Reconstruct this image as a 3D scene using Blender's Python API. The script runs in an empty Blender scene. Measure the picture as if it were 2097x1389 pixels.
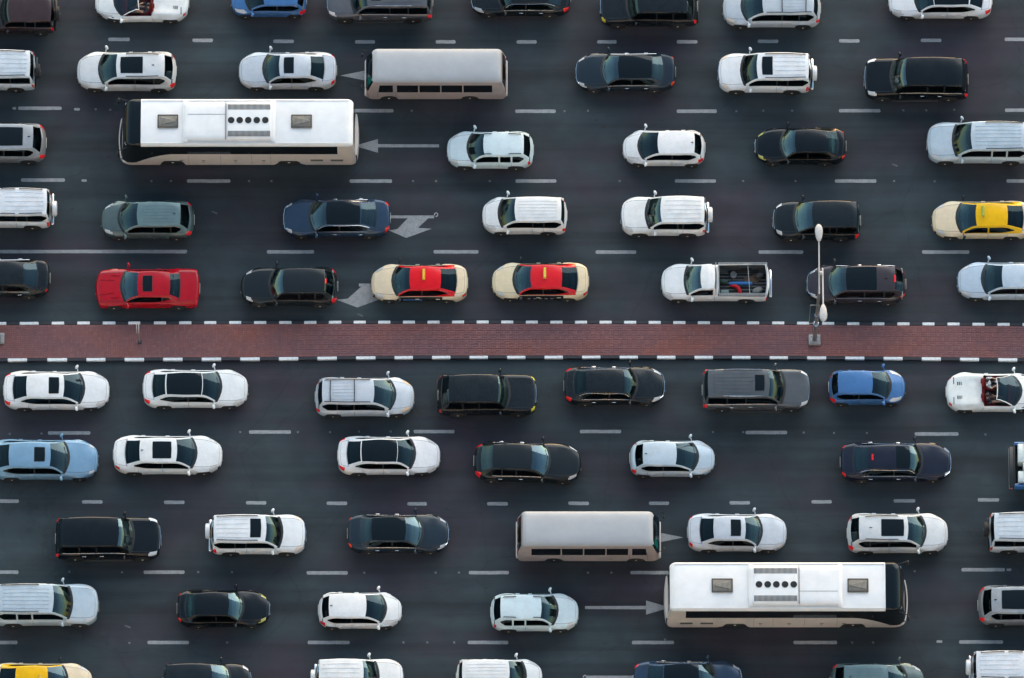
import bpy, bmesh, math, random
from mathutils import Vector, Matrix
random.seed(7)
PI = math.pi
sc = bpy.context.scene
COL = sc.collection

# ------------------------------------------------------------------ camera
PW, PH = 2097.0, 1389.0
SC = 41.2                       # photograph pixels per metre on the road
DIST = 500.0
TH = math.radians(72.0)
CT, ST = math.cos(TH), math.sin(TH)
CAMP = Vector((0, -DIST * CT, DIST * ST))
cam_d = bpy.data.cameras.new('camera')
cam = bpy.data.objects.new('camera', cam_d)
COL.objects.link(cam)
cam.location = CAMP
cam.rotation_euler = (PI / 2 - TH, 0, 0)
cam_d.sensor_width = 36.0
cam_d.lens = 36.0 * SC * DIST / PW
cam_d.clip_start = 1.0
cam_d.clip_end = 5000.0
sc.camera = cam

# ------------------------------------------------------------------ light
SUN_EL, SUN_AZ = math.radians(4), math.radians(12)      # dusk: a low sun beyond the top of the picture, its glow very soft
world = bpy.data.worlds.new('World')
sc.world = world
world.use_nodes = True
wn = world.node_tree
wn.nodes.clear()
sky = wn.nodes.new('ShaderNodeTexSky')
sky.sky_type = 'NISHITA'
sky.sun_disc = False
sky.sun_elevation = SUN_EL
sky.sun_rotation = SUN_AZ
sky.altitude = 0
sky.air_density = 1.0
sky.dust_density = 1.0
sky.ozone_density = 1.55
bg = wn.nodes.new('ShaderNodeBackground')
bg.inputs['Strength'].default_value = 0.15
wo = wn.nodes.new('ShaderNodeOutputWorld')
wn.links.new(sky.outputs[0], bg.inputs[0])
wn.links.new(bg.outputs[0], wo.inputs[0])
sun_d = bpy.data.lights.new('sun', 'SUN')
sun_d.energy = 1.05
sun_d.angle = math.radians(105)
sun_d.color = (1.0, 0.985, 0.96)
sun = bpy.data.objects.new('sun', sun_d)
sun.rotation_euler = (-(PI / 2 - SUN_EL), 0, -SUN_AZ)
sun.location = (60, 40, 30)
COL.objects.link(sun)
sc.view_settings.view_transform = 'Standard'
sc.view_settings.look = 'None'
sc.view_settings.exposure = 2.25
sc.view_settings.gamma = 1.0
sc.view_settings.use_curve_mapping = False
sc.cycles.max_bounces = 6
sc.cycles.transparent_max_bounces = 8
sc.cycles.caustics_reflective = False
sc.cycles.caustics_refractive = False


def at(px, py, z=0.0):
    """the point of the plane at height z seen at a pixel of the photograph"""
    d = Vector((0, CT, -ST)) * (SC * DIST) + Vector((1, 0, 0)) * (px - PW / 2) - Vector((0, ST, CT)) * (py - PH / 2)
    k = (z - CAMP.z) / d.z
    return CAMP + d * k


# ------------------------------------------------------------------ materials
def new_mat(name):
    m = bpy.data.materials.new(name)
    m.use_nodes = True
    nt = m.node_tree
    p = nt.nodes['Principled BSDF']
    return m, nt, p


def node(nt, kind, **kw):
    n = nt.nodes.new(kind)
    for k, v in kw.items():
        setattr(n, k, v)
    return n


def noise(nt, scale, detail=3.0, rough=0.55, coords='Object', stretch=None):
    tc = node(nt, 'ShaderNodeTexCoord')
    n = node(nt, 'ShaderNodeTexNoise')
    n.inputs['Scale'].default_value = scale
    n.inputs['Detail'].default_value = detail
    n.inputs['Roughness'].default_value = rough
    if stretch:
        mp = node(nt, 'ShaderNodeMapping')
        mp.inputs['Scale'].default_value = stretch
        nt.links.new(tc.outputs[coords], mp.inputs[0])
        nt.links.new(mp.outputs[0], n.inputs['Vector'])
    else:
        nt.links.new(tc.outputs[coords], n.inputs['Vector'])
    return n


def ramp(nt, src, stops):
    r = node(nt, 'ShaderNodeValToRGB')
    while len(r.color_ramp.elements) < len(stops):
        r.color_ramp.elements.new(0.5)
    for e, (p, c) in zip(r.color_ramp.elements, stops):
        e.position = p
        e.color = c if len(c) == 4 else (*c, 1)
    nt.links.new(src, r.inputs[0])
    return r


def mix(nt, a, b, fac=1.0, mode='MULTIPLY'):
    m = node(nt, 'ShaderNodeMix', data_type='RGBA', blend_type=mode)
    for sock, v in ((m.inputs[6], a), (m.inputs[7], b), (m.inputs[0], fac)):
        if hasattr(v, 'is_output'):
            nt.links.new(v, sock)
        elif isinstance(v, (int, float)):
            sock.default_value = v
        else:
            sock.default_value = (*v, 1) if len(v) == 3 else v
    return m.outputs[2]


def make_paint():
    m, nt, p = new_mat('car_paint')
    oi = node(nt, 'ShaderNodeObjectInfo')
    n = noise(nt, 2.2, 5, 0.65)
    r = ramp(nt, n.outputs[0], [(0.3, (0.87, 0.87, 0.86)), (0.6, (1, 1, 1))])
    fine = noise(nt, 14, 5, 0.7)
    r2 = ramp(nt, fine.outputs[0], [(0.35, (0.94, 0.935, 0.925)), (0.6, (1, 1, 1))])
    dust = mix(nt, mix(nt, oi.outputs['Color'], r.outputs[0]), r2.outputs[0])
    nt.links.new(dust, p.inputs['Base Color'])
    rr = node(nt, 'ShaderNodeMapRange')
    rr.inputs['To Min'].default_value = 0.10
    rr.inputs['To Max'].default_value = 0.30
    nt.links.new(n.outputs[0], rr.inputs['Value'])
    nt.links.new(rr.outputs[0], p.inputs['Roughness'])
    nt.links.new(oi.outputs['Alpha'], p.inputs['Metallic'])
    p.inputs['Roughness'].default_value = 0.17
    p.inputs['Coat Weight'].default_value = 0.15
    p.inputs['Specular IOR Level'].default_value = 0.35
    p.inputs['Coat Roughness'].default_value = 0.06
    return m


def make_glass():
    m, nt, p = new_mat('tinted_glass')
    nt.nodes.remove(p)
    out = nt.nodes['Material Output']
    oi = node(nt, 'ShaderNodeObjectInfo')
    tr = node(nt, 'ShaderNodeBsdfTransparent')
    nt.links.new(oi.outputs['Color'], tr.inputs[0])
    gl = node(nt, 'ShaderNodeBsdfGlossy')
    gl.inputs['Roughness'].default_value = 0.03
    gl.inputs['Color'].default_value = (0.72, 0.95, 1.0, 1)
    fr = node(nt, 'ShaderNodeFresnel')
    nt.links.new(oi.outputs['Alpha'], fr.inputs[0])      # alpha of the object colour holds the glass index
    mx = node(nt, 'ShaderNodeMixShader')
    nt.links.new(fr.outputs[0], mx.inputs[0])
    nt.links.new(tr.outputs[0], mx.inputs[1])
    nt.links.new(gl.outputs[0], mx.inputs[2])
    nt.links.new(mx.outputs[0], out.inputs[0])
    return m


def simple(name, col, rough=0.5, metal=0.0, var=0.0, scale=6.0, coat=0.0, spec=0.5):
    m, nt, p = new_mat(name)
    p.inputs['Roughness'].default_value = rough
    p.inputs['Metallic'].default_value = metal
    p.inputs['Coat Weight'].default_value = coat
    p.inputs['Specular IOR Level'].default_value = spec
    if var:
        n = noise(nt, scale, 5, 0.65)
        lo = 1 - var
        r = ramp(nt, n.outputs[0], [(0.3, tuple(c * lo for c in col)), (0.7, tuple(min(1, c * (1 + var * 0.6)) for c in col))])
        nt.links.new(r.outputs[0], p.inputs['Base Color'])
    else:
        p.inputs['Base Color'].default_value = (*col, 1)
    return m


def colored(name, rough=0.5, metal=0.0, coat=0.0, var=0.12, scale=8.0):
    """base colour comes from the object's own colour"""
    m, nt, p = new_mat(name)
    oi = node(nt, 'ShaderNodeObjectInfo')
    n = noise(nt, scale, 4, 0.6)
    r = ramp(nt, n.outputs[0], [(0.3, (1 - var,) * 3), (0.7, (1, 1, 1))])
    nt.links.new(mix(nt, oi.outputs['Color'], r.outputs[0]), p.inputs['Base Color'])
    p.inputs['Roughness'].default_value = rough
    p.inputs['Metallic'].default_value = metal
    p.inputs['Coat Weight'].default_value = coat
    return m


M = {}
M['paint'] = make_paint()
M['glass'] = make_glass()
M['roofglass'] = simple('dark_roof_glass', (0.003, 0.006, 0.008), 0.06, 0, spec=0.4)
M['trim'] = simple('black_trim', (0.012, 0.013, 0.014), 0.45)
M['gap'] = simple('panel_gap', (0.03, 0.03, 0.03), 0.8)
M['rubber'] = simple('tyre_rubber', (0.018, 0.018, 0.019), 0.75, var=0.3)
M['alloy'] = simple('alloy_rim', (0.85, 0.84, 0.82), 0.4, 0.0, var=0.2)
M['rack'] = simple('rack_steel', (0.42, 0.44, 0.46), 0.35, 0.3, var=0.2)
M['chrome'] = simple('bright_chrome', (0.75, 0.76, 0.78), 0.15, 1.0)
M['lamp'] = colored('lamp_lens', 0.12, 0.0, 0.8, 0.25, 14)
M['tail'] = colored('tail_lamp_lens', 0.15, 0.0, 0.6, 0.2, 14)
_p = M['tail'].node_tree.nodes['Principled BSDF']
_o = [n for n in M['tail'].node_tree.nodes if n.type == 'OBJECT_INFO'][0]
M['tail'].node_tree.links.new(_o.outputs['Color'], _p.inputs['Emission Color'])
_p.inputs['Emission Strength'].default_value = 0.04
M['cabin'] = colored('cabin_trim', 0.65, 0, 0, 0.3, 9)
M['under'] = simple('underbody', (0.012, 0.012, 0.012), 0.9)
M['plate'] = simple('number_plate', (0.72, 0.72, 0.68), 0.45, var=0.1)
M['skin'] = simple('skin', (0.42, 0.23, 0.15), 0.55, var=0.12, scale=20)
M['hair'] = simple('dark_hair', (0.014, 0.011, 0.010), 0.6)
M['cloth'] = colored('cloth', 0.85, 0, 0, 0.35, 18)
M['steel'] = simple('galvanised_steel', (0.36, 0.37, 0.38), 0.42, 0.5, var=0.25, scale=10)
M['lampgrey'] = simple('lamp_housing', (0.55, 0.53, 0.51), 0.4, 0.0, var=0.15)
M['concrete'] = simple('concrete', (0.33, 0.33, 0.32), 0.9, var=0.3, scale=12)


def make_asphalt():
    m, nt, p = new_mat('asphalt')
    fine = noise(nt, 30, 4, 0.7)
    mid = noise(nt, 0.22, 5, 0.6, stretch=(0.5, 1.1, 1))
    lane = noise(nt, 0.55, 4, 0.6, stretch=(0.05, 1.9, 1))
    a = ramp(nt, fine.outputs[0], [(0.25, (0.80, 0.80, 0.80)), (0.75, (1.12, 1.12, 1.12))])
    b = ramp(nt, mid.outputs[0], [(0.34, (0.040, 0.034, 0.047)), (0.45, (0.034, 0.037, 0.046)), (0.51, (0.030, 0.041, 0.048)), (0.66, (0.035, 0.052, 0.060))])
    c = ramp(nt, lane.outputs[0], [(0.32, (0.70, 0.70, 0.70)), (0.5, (1, 1, 1)), (0.7, (1.16, 1.16, 1.16))])
    drip = noise(nt, 2.6, 6, 0.75, stretch=(0.35, 1.4, 1))
    dr = ramp(nt, drip.outputs[0], [(0.60, (1, 1, 1)), (0.72, (0.70, 0.70, 0.72))])
    patch = noise(nt, 0.9, 2, 0.4)
    pr = ramp(nt, patch.outputs[0], [(0.40, (0.93, 0.93, 0.93)), (0.60, (1.06, 1.06, 1.06))])
    vo = node(nt, 'ShaderNodeTexVoronoi', feature='DISTANCE_TO_EDGE')
    vo.inputs['Scale'].default_value = 0.12
    tc = node(nt, 'ShaderNodeTexCoord')
    wob = mix(nt, tc.outputs['Object'], noise(nt, 1.3, 4, 0.6).outputs['Color'], 0.6, 'ADD')
    nt.links.new(wob, vo.inputs['Vector'])
    cr = ramp(nt, vo.outputs['Distance'], [(0.0, (0.82, 0.82, 0.82)), (0.005, (1, 1, 1))])
    a1 = mix(nt, mix(nt, a.outputs[0], dr.outputs[0]), mix(nt, pr.outputs[0], cr.outputs[0]))
    # oil strip down the middle of each lane, wheel tracks beside it (lanes are 3.67 m wide)
    sx = node(nt, 'ShaderNodeSeparateXYZ')
    nt.links.new(tc.outputs['Object'], sx.inputs[0])

    def mth(op, x, y=0.0):
        n_ = node(nt, 'ShaderNodeMath', operation=op)
        for i_, v_ in enumerate((x, y)):
            if hasattr(v_, 'is_output'):
                nt.links.new(v_, n_.inputs[i_])
            else:
                n_.inputs[i_].default_value = v_
        return n_.outputs[0]
    wv = mth('MULTIPLY', noise(nt, 0.25, 3, 0.6).outputs[0], 0.30)
    fr_ = mth('FRACT', mth('ADD', mth('DIVIDE', mth('SUBTRACT', mth('ABSOLUTE', sx.outputs['Y']), 0.95), 3.67), mth('SUBTRACT', wv, 0.15)))
    tr = ramp(nt, fr_, [(0.0, (1.04, 1.04, 1.04)), (0.16, (1.0, 1.0, 1.0)), (0.27, (1.08, 1.08, 1.08)), (0.38, (0.98, 0.98, 0.98)), (0.5, (0.83, 0.83, 0.84)), (0.62, (0.98, 0.98, 0.98)), (0.73, (1.08, 1.08, 1.08)), (0.85, (1.0, 1.0, 1.0)), (1.0, (1.04, 1.04, 1.04))])
    ab = mix(nt, b.outputs[0], mix(nt, a1, tr.outputs[0]))
    nt.links.new(mix(nt, ab, c.outputs[0]), p.inputs['Base Color'])
    p.inputs['Roughness'].default_value = 0.82
    p.inputs['Specular IOR Level'].default_value = 0.35
    bmp = node(nt, 'ShaderNodeBump')
    bmp.inputs['Strength'].default_value = 0.25
    bmp.inputs['Distance'].default_value = 0.006
    nt.links.new(fine.outputs[0], bmp.inputs['Height'])
    nt.links.new(bmp.outputs[0], p.inputs['Normal'])
    return m


def make_marking():
    m, nt, p = new_mat('worn_road_paint')
    n = noise(nt, 3.5, 6, 0.75, coords='Object')
    n2 = noise(nt, 15, 5, 0.7, coords='Object')
    r = ramp(nt, n.outputs[0], [(0.30, (0.16, 0.17, 0.178)), (0.46, (0.27, 0.282, 0.29)), (0.7, (0.34, 0.355, 0.362))])
    r2 = ramp(nt, n2.outputs[0], [(0.30, (0.42, 0.43, 0.44)), (0.47, (1, 1, 1))])
    nt.links.new(mix(nt, r.outputs[0], r2.outputs[0]), p.inputs['Base Color'])
    p.inputs['Roughness'].default_value = 0.7
    return m


def make_paver():
    m, nt, p = new_mat('red_paver')
    geo = node(nt, 'ShaderNodeNewGeometry')
    r = ramp(nt, geo.outputs['Random Per Island'], [(0.0, (0.195, 0.088, 0.090)), (0.3, (0.212, 0.096, 0.098)), (0.75, (0.226, 0.102, 0.102)), (1.0, (0.25, 0.116, 0.112))])
    n = noise(nt, 0.30, 4, 0.6, coords='Object', stretch=(0.6, 1.5, 1))
    r2 = ramp(nt, n.outputs[0], [(0.32, (0.80, 0.92, 1.05)), (0.5, (1, 1, 1)), (0.68, (1.22, 0.98, 0.80))])
    n3 = noise(nt, 22, 3, 0.6)
    r3 = ramp(nt, n3.outputs[0], [(0.3, (0.82, 0.82, 0.82)), (0.7, (1.08, 1.08, 1.08))])
    a = mix(nt, r.outputs[0], r2.outputs[0])
    nt.links.new(mix(nt, a, r3.outputs[0]), p.inputs['Base Color'])
    p.inputs['Roughness'].default_value = 0.85
    return m


M['asphalt'] = make_asphalt()
M['marking'] = make_marking()
M['paver'] = make_paver()
M['kerb_white'] = simple('kerb_white_paint', (0.76, 0.79, 0.80), 0.6, var=0.26, scale=7)
M['kerb_black'] = simple('kerb_black_paint', (0.020, 0.022, 0.030), 0.6, var=0.35, scale=5)
M['sand'] = simple('sand_ground', (0.36, 0.29, 0.21), 0.95, var=0.2, scale=0.05)
M['stain'] = simple('oil_stain', (0.010, 0.010, 0.011), 0.6)
M['liner'] = simple('bed_liner_grey', (0.075, 0.085, 0.088), 0.7, var=0.35, scale=5)
M['stud'] = simple('worn_road_stud', (0.16, 0.165, 0.17), 0.7, var=0.4, scale=9)
M['scuff'] = simple('scuffed_asphalt', (0.10, 0.105, 0.11), 0.8, var=0.5, scale=12)
M['post'] = simple('lamp_post_steel', (0.20, 0.19, 0.185), 0.45, 0.3, var=0.25, scale=5)
M['joint'] = simple('sand_joint', (0.16, 0.085, 0.085), 0.95, var=0.2)
M['buswhite'] = simple('coach_white', (0.80, 0.81, 0.81), 0.42, var=0.09, scale=1.1, coat=0.2)
M['busgrey'] = simple('minibus_roof_white', (0.375, 0.395, 0.42), 0.55, var=0.08, scale=1.2)
M['busside'] = simple('coach_side_beige', (0.57, 0.515, 0.48), 0.5, var=0.08, scale=2)
M['miniside'] = simple('minibus_side', (0.34, 0.29, 0.285), 0.55, var=0.12, scale=2)
M['buswindow'] = simple('coach_dark_glass', (0.005, 0.006, 0.007), 0.07, coat=0.5)
M['hatch'] = simple('roof_hatch_plastic', (0.20, 0.19, 0.165), 0.6, var=0.3, scale=5)
M['grille'] = simple('vent_slot', (0.02, 0.03, 0.032), 0.8)


# ------------------------------------------------------------------ mesh tools
class MB:
    def __init__(self):
        self.v, self.f = [], []

    def grid(self, rows, flip=False):
        b = len(self.v)
        n = len(rows[0])
        for r in rows:
            self.v += [tuple(p) for p in r]
        for i in range(len(rows) - 1):
            for j in range(n - 1):
                q = (b + i * n + j, b + i * n + j + 1, b + (i + 1) * n + j + 1, b + (i + 1) * n + j)
                self.f.append(q[::-1] if flip else q)
        return self

    def box(self, x0, x1, y0, y1, z0, z1, bev=0.0):
        if bev <= 0:
            b = len(self.v)
            self.v += [(x0, y0, z0), (x1, y0, z0), (x1, y1, z0), (x0, y1, z0), (x0, y0, z1), (x1, y0, z1), (x1, y1, z1), (x0, y1, z1)]
            for q in ((0, 3, 2, 1), (4, 5, 6, 7), (0, 1, 5, 4), (1, 2, 6, 5), (2, 3, 7, 6), (3, 0, 4, 7)):
                self.f.append(tuple(b + i for i in q))
        else:
            c = min(bev, (x1 - x0) * .45, (y1 - y0) * .45, (z1 - z0) * .45)
            def ring(i, z):
                return [(x0 + i + c, y0 + i, z), (x1 - i - c, y0 + i, z), (x1 - i, y0 + i + c, z), (x1 - i, y1 - i - c, z),
                        (x1 - i - c, y1 - i, z), (x0 + i + c, y1 - i, z), (x0 + i, y1 - i - c, z), (x0 + i, y0 + i + c, z)]
            self.rings([ring(c, z0), ring(0, z0 + c), ring(0, z1 - c), ring(c * .9, z1)])
        return self

    def rings(self, rs, caps=True):
        b = len(self.v)
        n = len(rs[0])
        for r in rs:
            self.v += [tuple(p) for p in r]
        for i in range(len(rs) - 1):
            for j in range(n):
                k = (j + 1) % n
                self.f.append((b + i * n + j, b + i * n + k, b + (i + 1) * n + k, b + (i + 1) * n + j))
        if caps:
            self.f.append(tuple(b + j for j in reversed(range(n))))
            e = b + (len(rs) - 1) * n
            self.f.append(tuple(e + j for j in range(n)))
        return self

    def tube(self, pts, rad, n=8, caps=True):
        pts = [Vector(p) for p in pts]
        rads = rad if isinstance(rad, (list, tuple)) else [rad] * len(pts)
        rs = []
        ref = None
        for i, p in enumerate(pts):
            a = pts[max(0, i - 1)]
            c = pts[min(len(pts) - 1, i + 1)]
            d = (c - a).normalized()
            if ref is None:
                ref = Vector((0, 0, 1)) if abs(d.z) < 0.9 else Vector((1, 0, 0))
            u = d.cross(ref).normalized()
            w = u.cross(d).normalized()
            ref = w
            rs.append([p + (u * math.cos(2 * PI * k / n) + w * math.sin(2 * PI * k / n)) * rads[i] for k in range(n)])
        self.rings(rs, caps)
        return self

    def lathe(self, prof, n=24, axis='y', c=(0, 0, 0)):
        """prof: (offset along axis, radius)"""
        rs = []
        for o, r in prof:
            ring = []
            for k in range(n):
                a = 2 * PI * k / n
                if axis == 'y':
                    ring.append((c[0] + r * math.cos(a), c[1] + o, c[2] + r * math.sin(a)))
                elif axis == 'x':
                    ring.append((c[0] + o, c[1] + r * math.cos(a), c[2] + r * math.sin(a)))
                else:
                    ring.append((c[0] + r * math.cos(a), c[1] + r * math.sin(a), c[2] + o))
            rs.append(ring)
        self.rings(rs)
        return self

    def ball(self, c, r, nu=12, nv=8):
        rs = []
        for i in range(1, nv):
            t = PI * i / nv
            rs.append([(c[0] + r[0] * math.sin(t) * math.cos(2 * PI * k / nu), c[1] + r[1] * math.sin(t) * math.sin(2 * PI * k / nu), c[2] - r[2] * math.cos(t)) for k in range(nu)])
        self.rings(rs)
        return self

    def poly(self, pts, z0, z1):
        n = len(pts)
        self.rings([[(p[0], p[1], z0) for p in pts], [(p[0], p[1], z1) for p in pts]])
        return self

    def mesh(self, name, mats, smooth=True, angle=40):
        me = bpy.data.meshes.new(name)
        me.from_pydata(self.v, [], self.f)
        bm = bmesh.new()
        bm.from_mesh(me)
        bmesh.ops.remove_doubles(bm, verts=bm.verts, dist=1e-5)
        bmesh.ops.recalc_face_normals(bm, faces=bm.faces) if getattr(self, 'recalc', True) else None
        if smooth:
            lim = math.radians(angle)
            for f in bm.faces:
                f.smooth = True
            for e in bm.edges:
                if len(e.link_faces) == 2 and e.calc_face_angle(0) > lim:
                    e.smooth = False
        bm.to_mesh(me)
        bm.free()
        for m in (mats if isinstance(mats, (list, tuple)) else [mats]):
            me.materials.append(m)
        return me


def link(name, data, parent=None, loc=None, color=None):
    o = bpy.data.objects.new(name, data)
    COL.objects.link(o)
    if parent is not None:
        o.parent = parent
    if loc is not None:
        o.location = loc
    if color is not None:
        o.color = color if len(color) == 4 else (*color, 1)
    return o


def thing(name, label, cat, loc=(0, 0, 0), rz=0.0, group=None):
    o = link(name, None, None, loc)
    o.empty_display_size = 0.3
    o.rotation_euler = (0, 0, rz)
    o['label'] = label
    o['category'] = cat
    if group:
        o['group'] = group
    return o


def structure(o):
    o['kind'] = 'structure'
    return o


def pchip(pts):
    """monotone cubic through (x, y) points"""
    xs = [p[0] for p in pts]
    ys = [p[1] for p in pts]
    n = len(xs)
    d = [(ys[i + 1] - ys[i]) / (xs[i + 1] - xs[i]) for i in range(n - 1)]
    m = [d[0]] + [0 if d[i - 1] * d[i] <= 0 else 2 * d[i - 1] * d[i] / (d[i - 1] + d[i]) for i in range(1, n - 1)] + [d[-1]]

    def f(x):
        if x <= xs[0]:
            return ys[0]
        if x >= xs[-1]:
            return ys[-1]
        i = max(k for k in range(n - 1) if xs[k] <= x)
        h = xs[i + 1] - xs[i]
        t = (x - xs[i]) / h
        return ((1 + 2 * t) * (1 - t) ** 2) * ys[i] + t * (1 - t) ** 2 * h * m[i] + t * t * (3 - 2 * t) * ys[i + 1] + t * t * (t - 1) * h * m[i + 1]
    return f


# ------------------------------------------------------------------ the setting
g = MB().grid([[(-1500, -1500, -0.03), (1500, -1500, -0.03)], [(-1500, 1500, -0.03), (1500, 1500, -0.03)]])
structure(link('ground', g.mesh('ground', M['sand'])))
g = MB().grid([[(-220, -27, 0), (220, -27, 0)], [(-220, 27, 0), (220, 27, 0)]])
road = structure(link('road', g.mesh('road', M['asphalt'])))


def flat(name, pix, mat, z=0.004, parent=road):
    """a painted shape lying on the road, outline given by points on the ground"""
    pts = [at(x, y, 0) for x, y in pix]
    cx = sum(p.x for p in pts) / len(pts)
    cy = sum(p.y for p in pts) / len(pts)
    mb = MB()
    mb.v = [(p.x - cx, p.y - cy, 0) for p in pts]
    a = sum(pts[i].x * pts[(i + 1) % len(pts)].y - pts[(i + 1) % len(pts)].x * pts[i].y for i in range(len(pts)))
    idx = list(range(len(pts)))
    mb.f = [tuple(idx if a > 0 else idx[::-1])]
    mb.recalc = False
    return link(name, mb.mesh(name, mat, smooth=False), parent, (cx, cy, z))


def dash(x0, x1, y, w=7.0):
    h = w / 2
    j = lambda: random.uniform(-0.5, 0.5)
    c = 1.6
    n = max(3, int((x1 - x0) / 14))
    top = [(x0 + c + (x1 - x0 - 2 * c) * i / n, y - h + j() * .5) for i in range(n + 1)]
    bot = [(x1 - c - (x1 - x0 - 2 * c) * i / n, y + h + j() * .5) for i in range(n + 1)]
    flat('lane_dash', top + [(x1 + j(), y - 1.5), (x1 + j(), y + 1.5)] + bot + [(x0 + j(), y + 1.5), (x0 + j(), y - 1.5)], M['marking'])


for x0, x1, y in ((222, 266, 81), (394, 436, 83), (560, 602, 85), (727, 768, 86), (892, 933, 86), (1058, 1099, 86), (1223, 1263, 86), (1386, 1428, 86), (1552, 1594, 85), (1718, 1760, 84), (1886, 1928, 83), (2057, 2100, 81),
                  (37, 126, 222), (388, 470, 226), (717, 806, 227), (1055, 1138, 228), (1386, 1468, 228), (1718, 1803, 227), (2058, 2141, 226),
                  (43, 133, 369), (383, 472, 371), (716, 803, 371), (1056, 1139, 371), (1382, 1466, 371), (1710, 1795, 371), (2061, 2145, 371),
                  (-12, 383, 515.5), (547, 643, 516), (888, 980, 516), (1220, 1303, 516.5), (1553, 1645, 516.5), (1888, 1985, 516.5),
                  (98, 185, 887), (510, 596, 885), (847, 931, 884), (1187, 1272, 884), (1527, 1612, 886), (1873, 1963, 889),
                  (-6, 39, 1026.5), (168, 210, 1028), (336, 378, 1029), (504, 545, 1030), (669, 711, 1031), (834, 874, 1032), (998, 1040, 1032), (1164, 1206, 1031), (1329, 1370, 1031), (1494, 1536, 1030), (1662, 1703, 1028), (1830, 1874, 1026), (2002, 2046, 1024),
                  (-44, 38, 1172), (294, 378, 1172), (628, 712, 1173.5), (960, 1042, 1173), (1291, 1380, 1173), (1630, 1712, 1172), (1969, 2058, 1167),
                  (-50, 36, 1316), (302, 387, 1316), (630, 716, 1316), (958, 1041, 1316), (1294, 1380, 1316), (1625, 1714, 1316), (1964, 2054, 1315)):
    dash(x0, x1, y)
for x0, x1, y in ((26, 33, 222), (152, 164, 224), (167, 178, 370), (1918, 1930, 1314), (2061, 2071, 1167)):
    dash(x0, x1, y, 5)
# lane arrows
flat('straight_arrow', [(697, 155), (747, 145), (747, 152.5), (872, 152.5), (872, 159), (747, 159), (747, 165)], M['marking'])
flat('straight_arrow', [(726, 299), (774, 285), (774, 295.5), (899, 296), (899, 302), (774, 302), (774, 313)], M['marking'])
flat('straight_arrow', [(1400, 1101), (1350, 1091), (1350, 1098), (1225, 1098), (1225, 1105), (1350, 1105), (1350, 1111)], M['marking'])
flat('straight_arrow', [(1372, 1244.5), (1323, 1230), (1323, 1241), (1198, 1241.5), (1198, 1247.5), (1323, 1248), (1323, 1259)], M['marking'])
flat('turn_arrow', [(760, 441.5), (889, 441.5), (889, 447.3), (877, 447.3), (856, 467), (884, 468.7), (832, 487.5), (796, 472), (813.5, 469.5), (835, 447.3), (760, 447.3)], M['marking'])
flat('turn_arrow', [(735, 581), (850, 581), (850, 587), (783, 587), (762, 609), (784, 611), (732, 630), (689, 614), (712, 612), (740, 587), (735, 587)], M['marking'])
flat('turn_arrow', [(1330, 1384), (1202, 1384), (1202, 1390), (1214, 1390), (1235, 1410), (1207, 1412), (1259, 1430), (1295, 1415), (1277, 1412), (1256, 1390), (1330, 1390)], M['marking'])


def ring_mark(px, py):
    c = at(px, py)
    mb = MB()
    a = [(0.11 * math.cos(t * PI / 8), 0.12 * math.sin(t * PI / 8), 0) for t in range(-5, 10)]
    b = [(0.055 * math.cos(t * PI / 8), 0.06 * math.sin(t * PI / 8), 0) for t in range(-5, 10)]
    mb.grid([a, b])
    link('ring_mark', mb.mesh('ring_mark', M['marking'], smooth=False), road, (c.x, c.y, 0.008))


ring_mark(893, 440)
ring_mark(1198, 1387)
# road studs
for px, py in ((310, 371), (350, 371), (510, 371), (556, 371), (846, 371), (893, 371), (1003, 371), (1269, 371), (1522, 371), (1629, 371), (1831, 371), (1914, 371.5), (196, 224), (226, 225), (843, 227), (1204, 227), (1156, 228), (1508, 228), (1563, 227), (1622, 227), (1850, 226), (1897, 226), (1954, 225),
               (20, 889), (85, 888), (492, 885), (735, 884), (800, 884), (610, 885), (676, 885), (1460, 885), (1522, 885), (1646, 886), (1708, 887), (1775, 887), (2018, 890),
               (142, 1171), (250, 1172), (406, 1172), (475, 1172), (746, 1173), (892, 1173), (940, 1173), (1204, 1173), (1252, 1173), (1873, 1170), (265, 1317), (465, 1316), (826, 1316), (875, 1316), (930, 1316), (1745, 1316), (1788, 1316), (1362, 1310)):
    c = at(px, py)
    mb = MB().rings([[(-.05, -.05, 0), (.05, -.05, 0), (.05, .05, 0), (-.05, .05, 0)], [(-.035, -.025, .018), (.035, -.025, .018), (.035, .025, .018), (-.035, .025, .018)]])
    link('road_stud', mb.mesh('road_stud', M['stud'], smooth=False), road, (c.x, c.y, 0.0))
# oil stains
for px, py, r in ((222, 322, 7), (1221, 247, 4), (1236, 259, 8), (1355, 247, 5), (1237, 957, 7), (1101, 258, 3), (1540, 442, 3), (1875, 1265, 6), (148, 428, 3), (915, 1043, 6), (1300, 150, 5), (996, 1205, 4), (921, 1045, 4), (1152, 165, 4)):
    pts = []
    for k in range(12):
        rr = r * random.uniform(0.45, 1.05)
        pts.append((px + rr * math.cos(k * PI / 6), py + 0.6 * rr * math.sin(k * PI / 6)))
    flat('oil_stain', pts, M['stain'], 0.005)
# scuffs
for px, py in ((1833, 338), (262, 1283), (738, 645), (440, 435)):
    flat('scuff_mark', [(px - 6, py - 2.5), (px + 2, py - 1), (px + 6, py + 2), (px + 4, py + 4), (px - 2, py + 1.5), (px - 7, py - 1)], M['scuff'], 0.005)

# ---- the paved median with its painted kerbs
median = structure(link('median', None))
KH = 0.16
top_line = pchip([(-300, 666), (0, 662.5), (500, 660.5), (1000, 659.5), (1500, 661), (1800, 663), (2097, 664.5), (2400, 667)])
bot_line = pchip([(-300, 739), (0, 737), (500, 735), (900, 731.8), (1300, 731.5), (1700, 733), (2097, 737), (2400, 741)])


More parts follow.
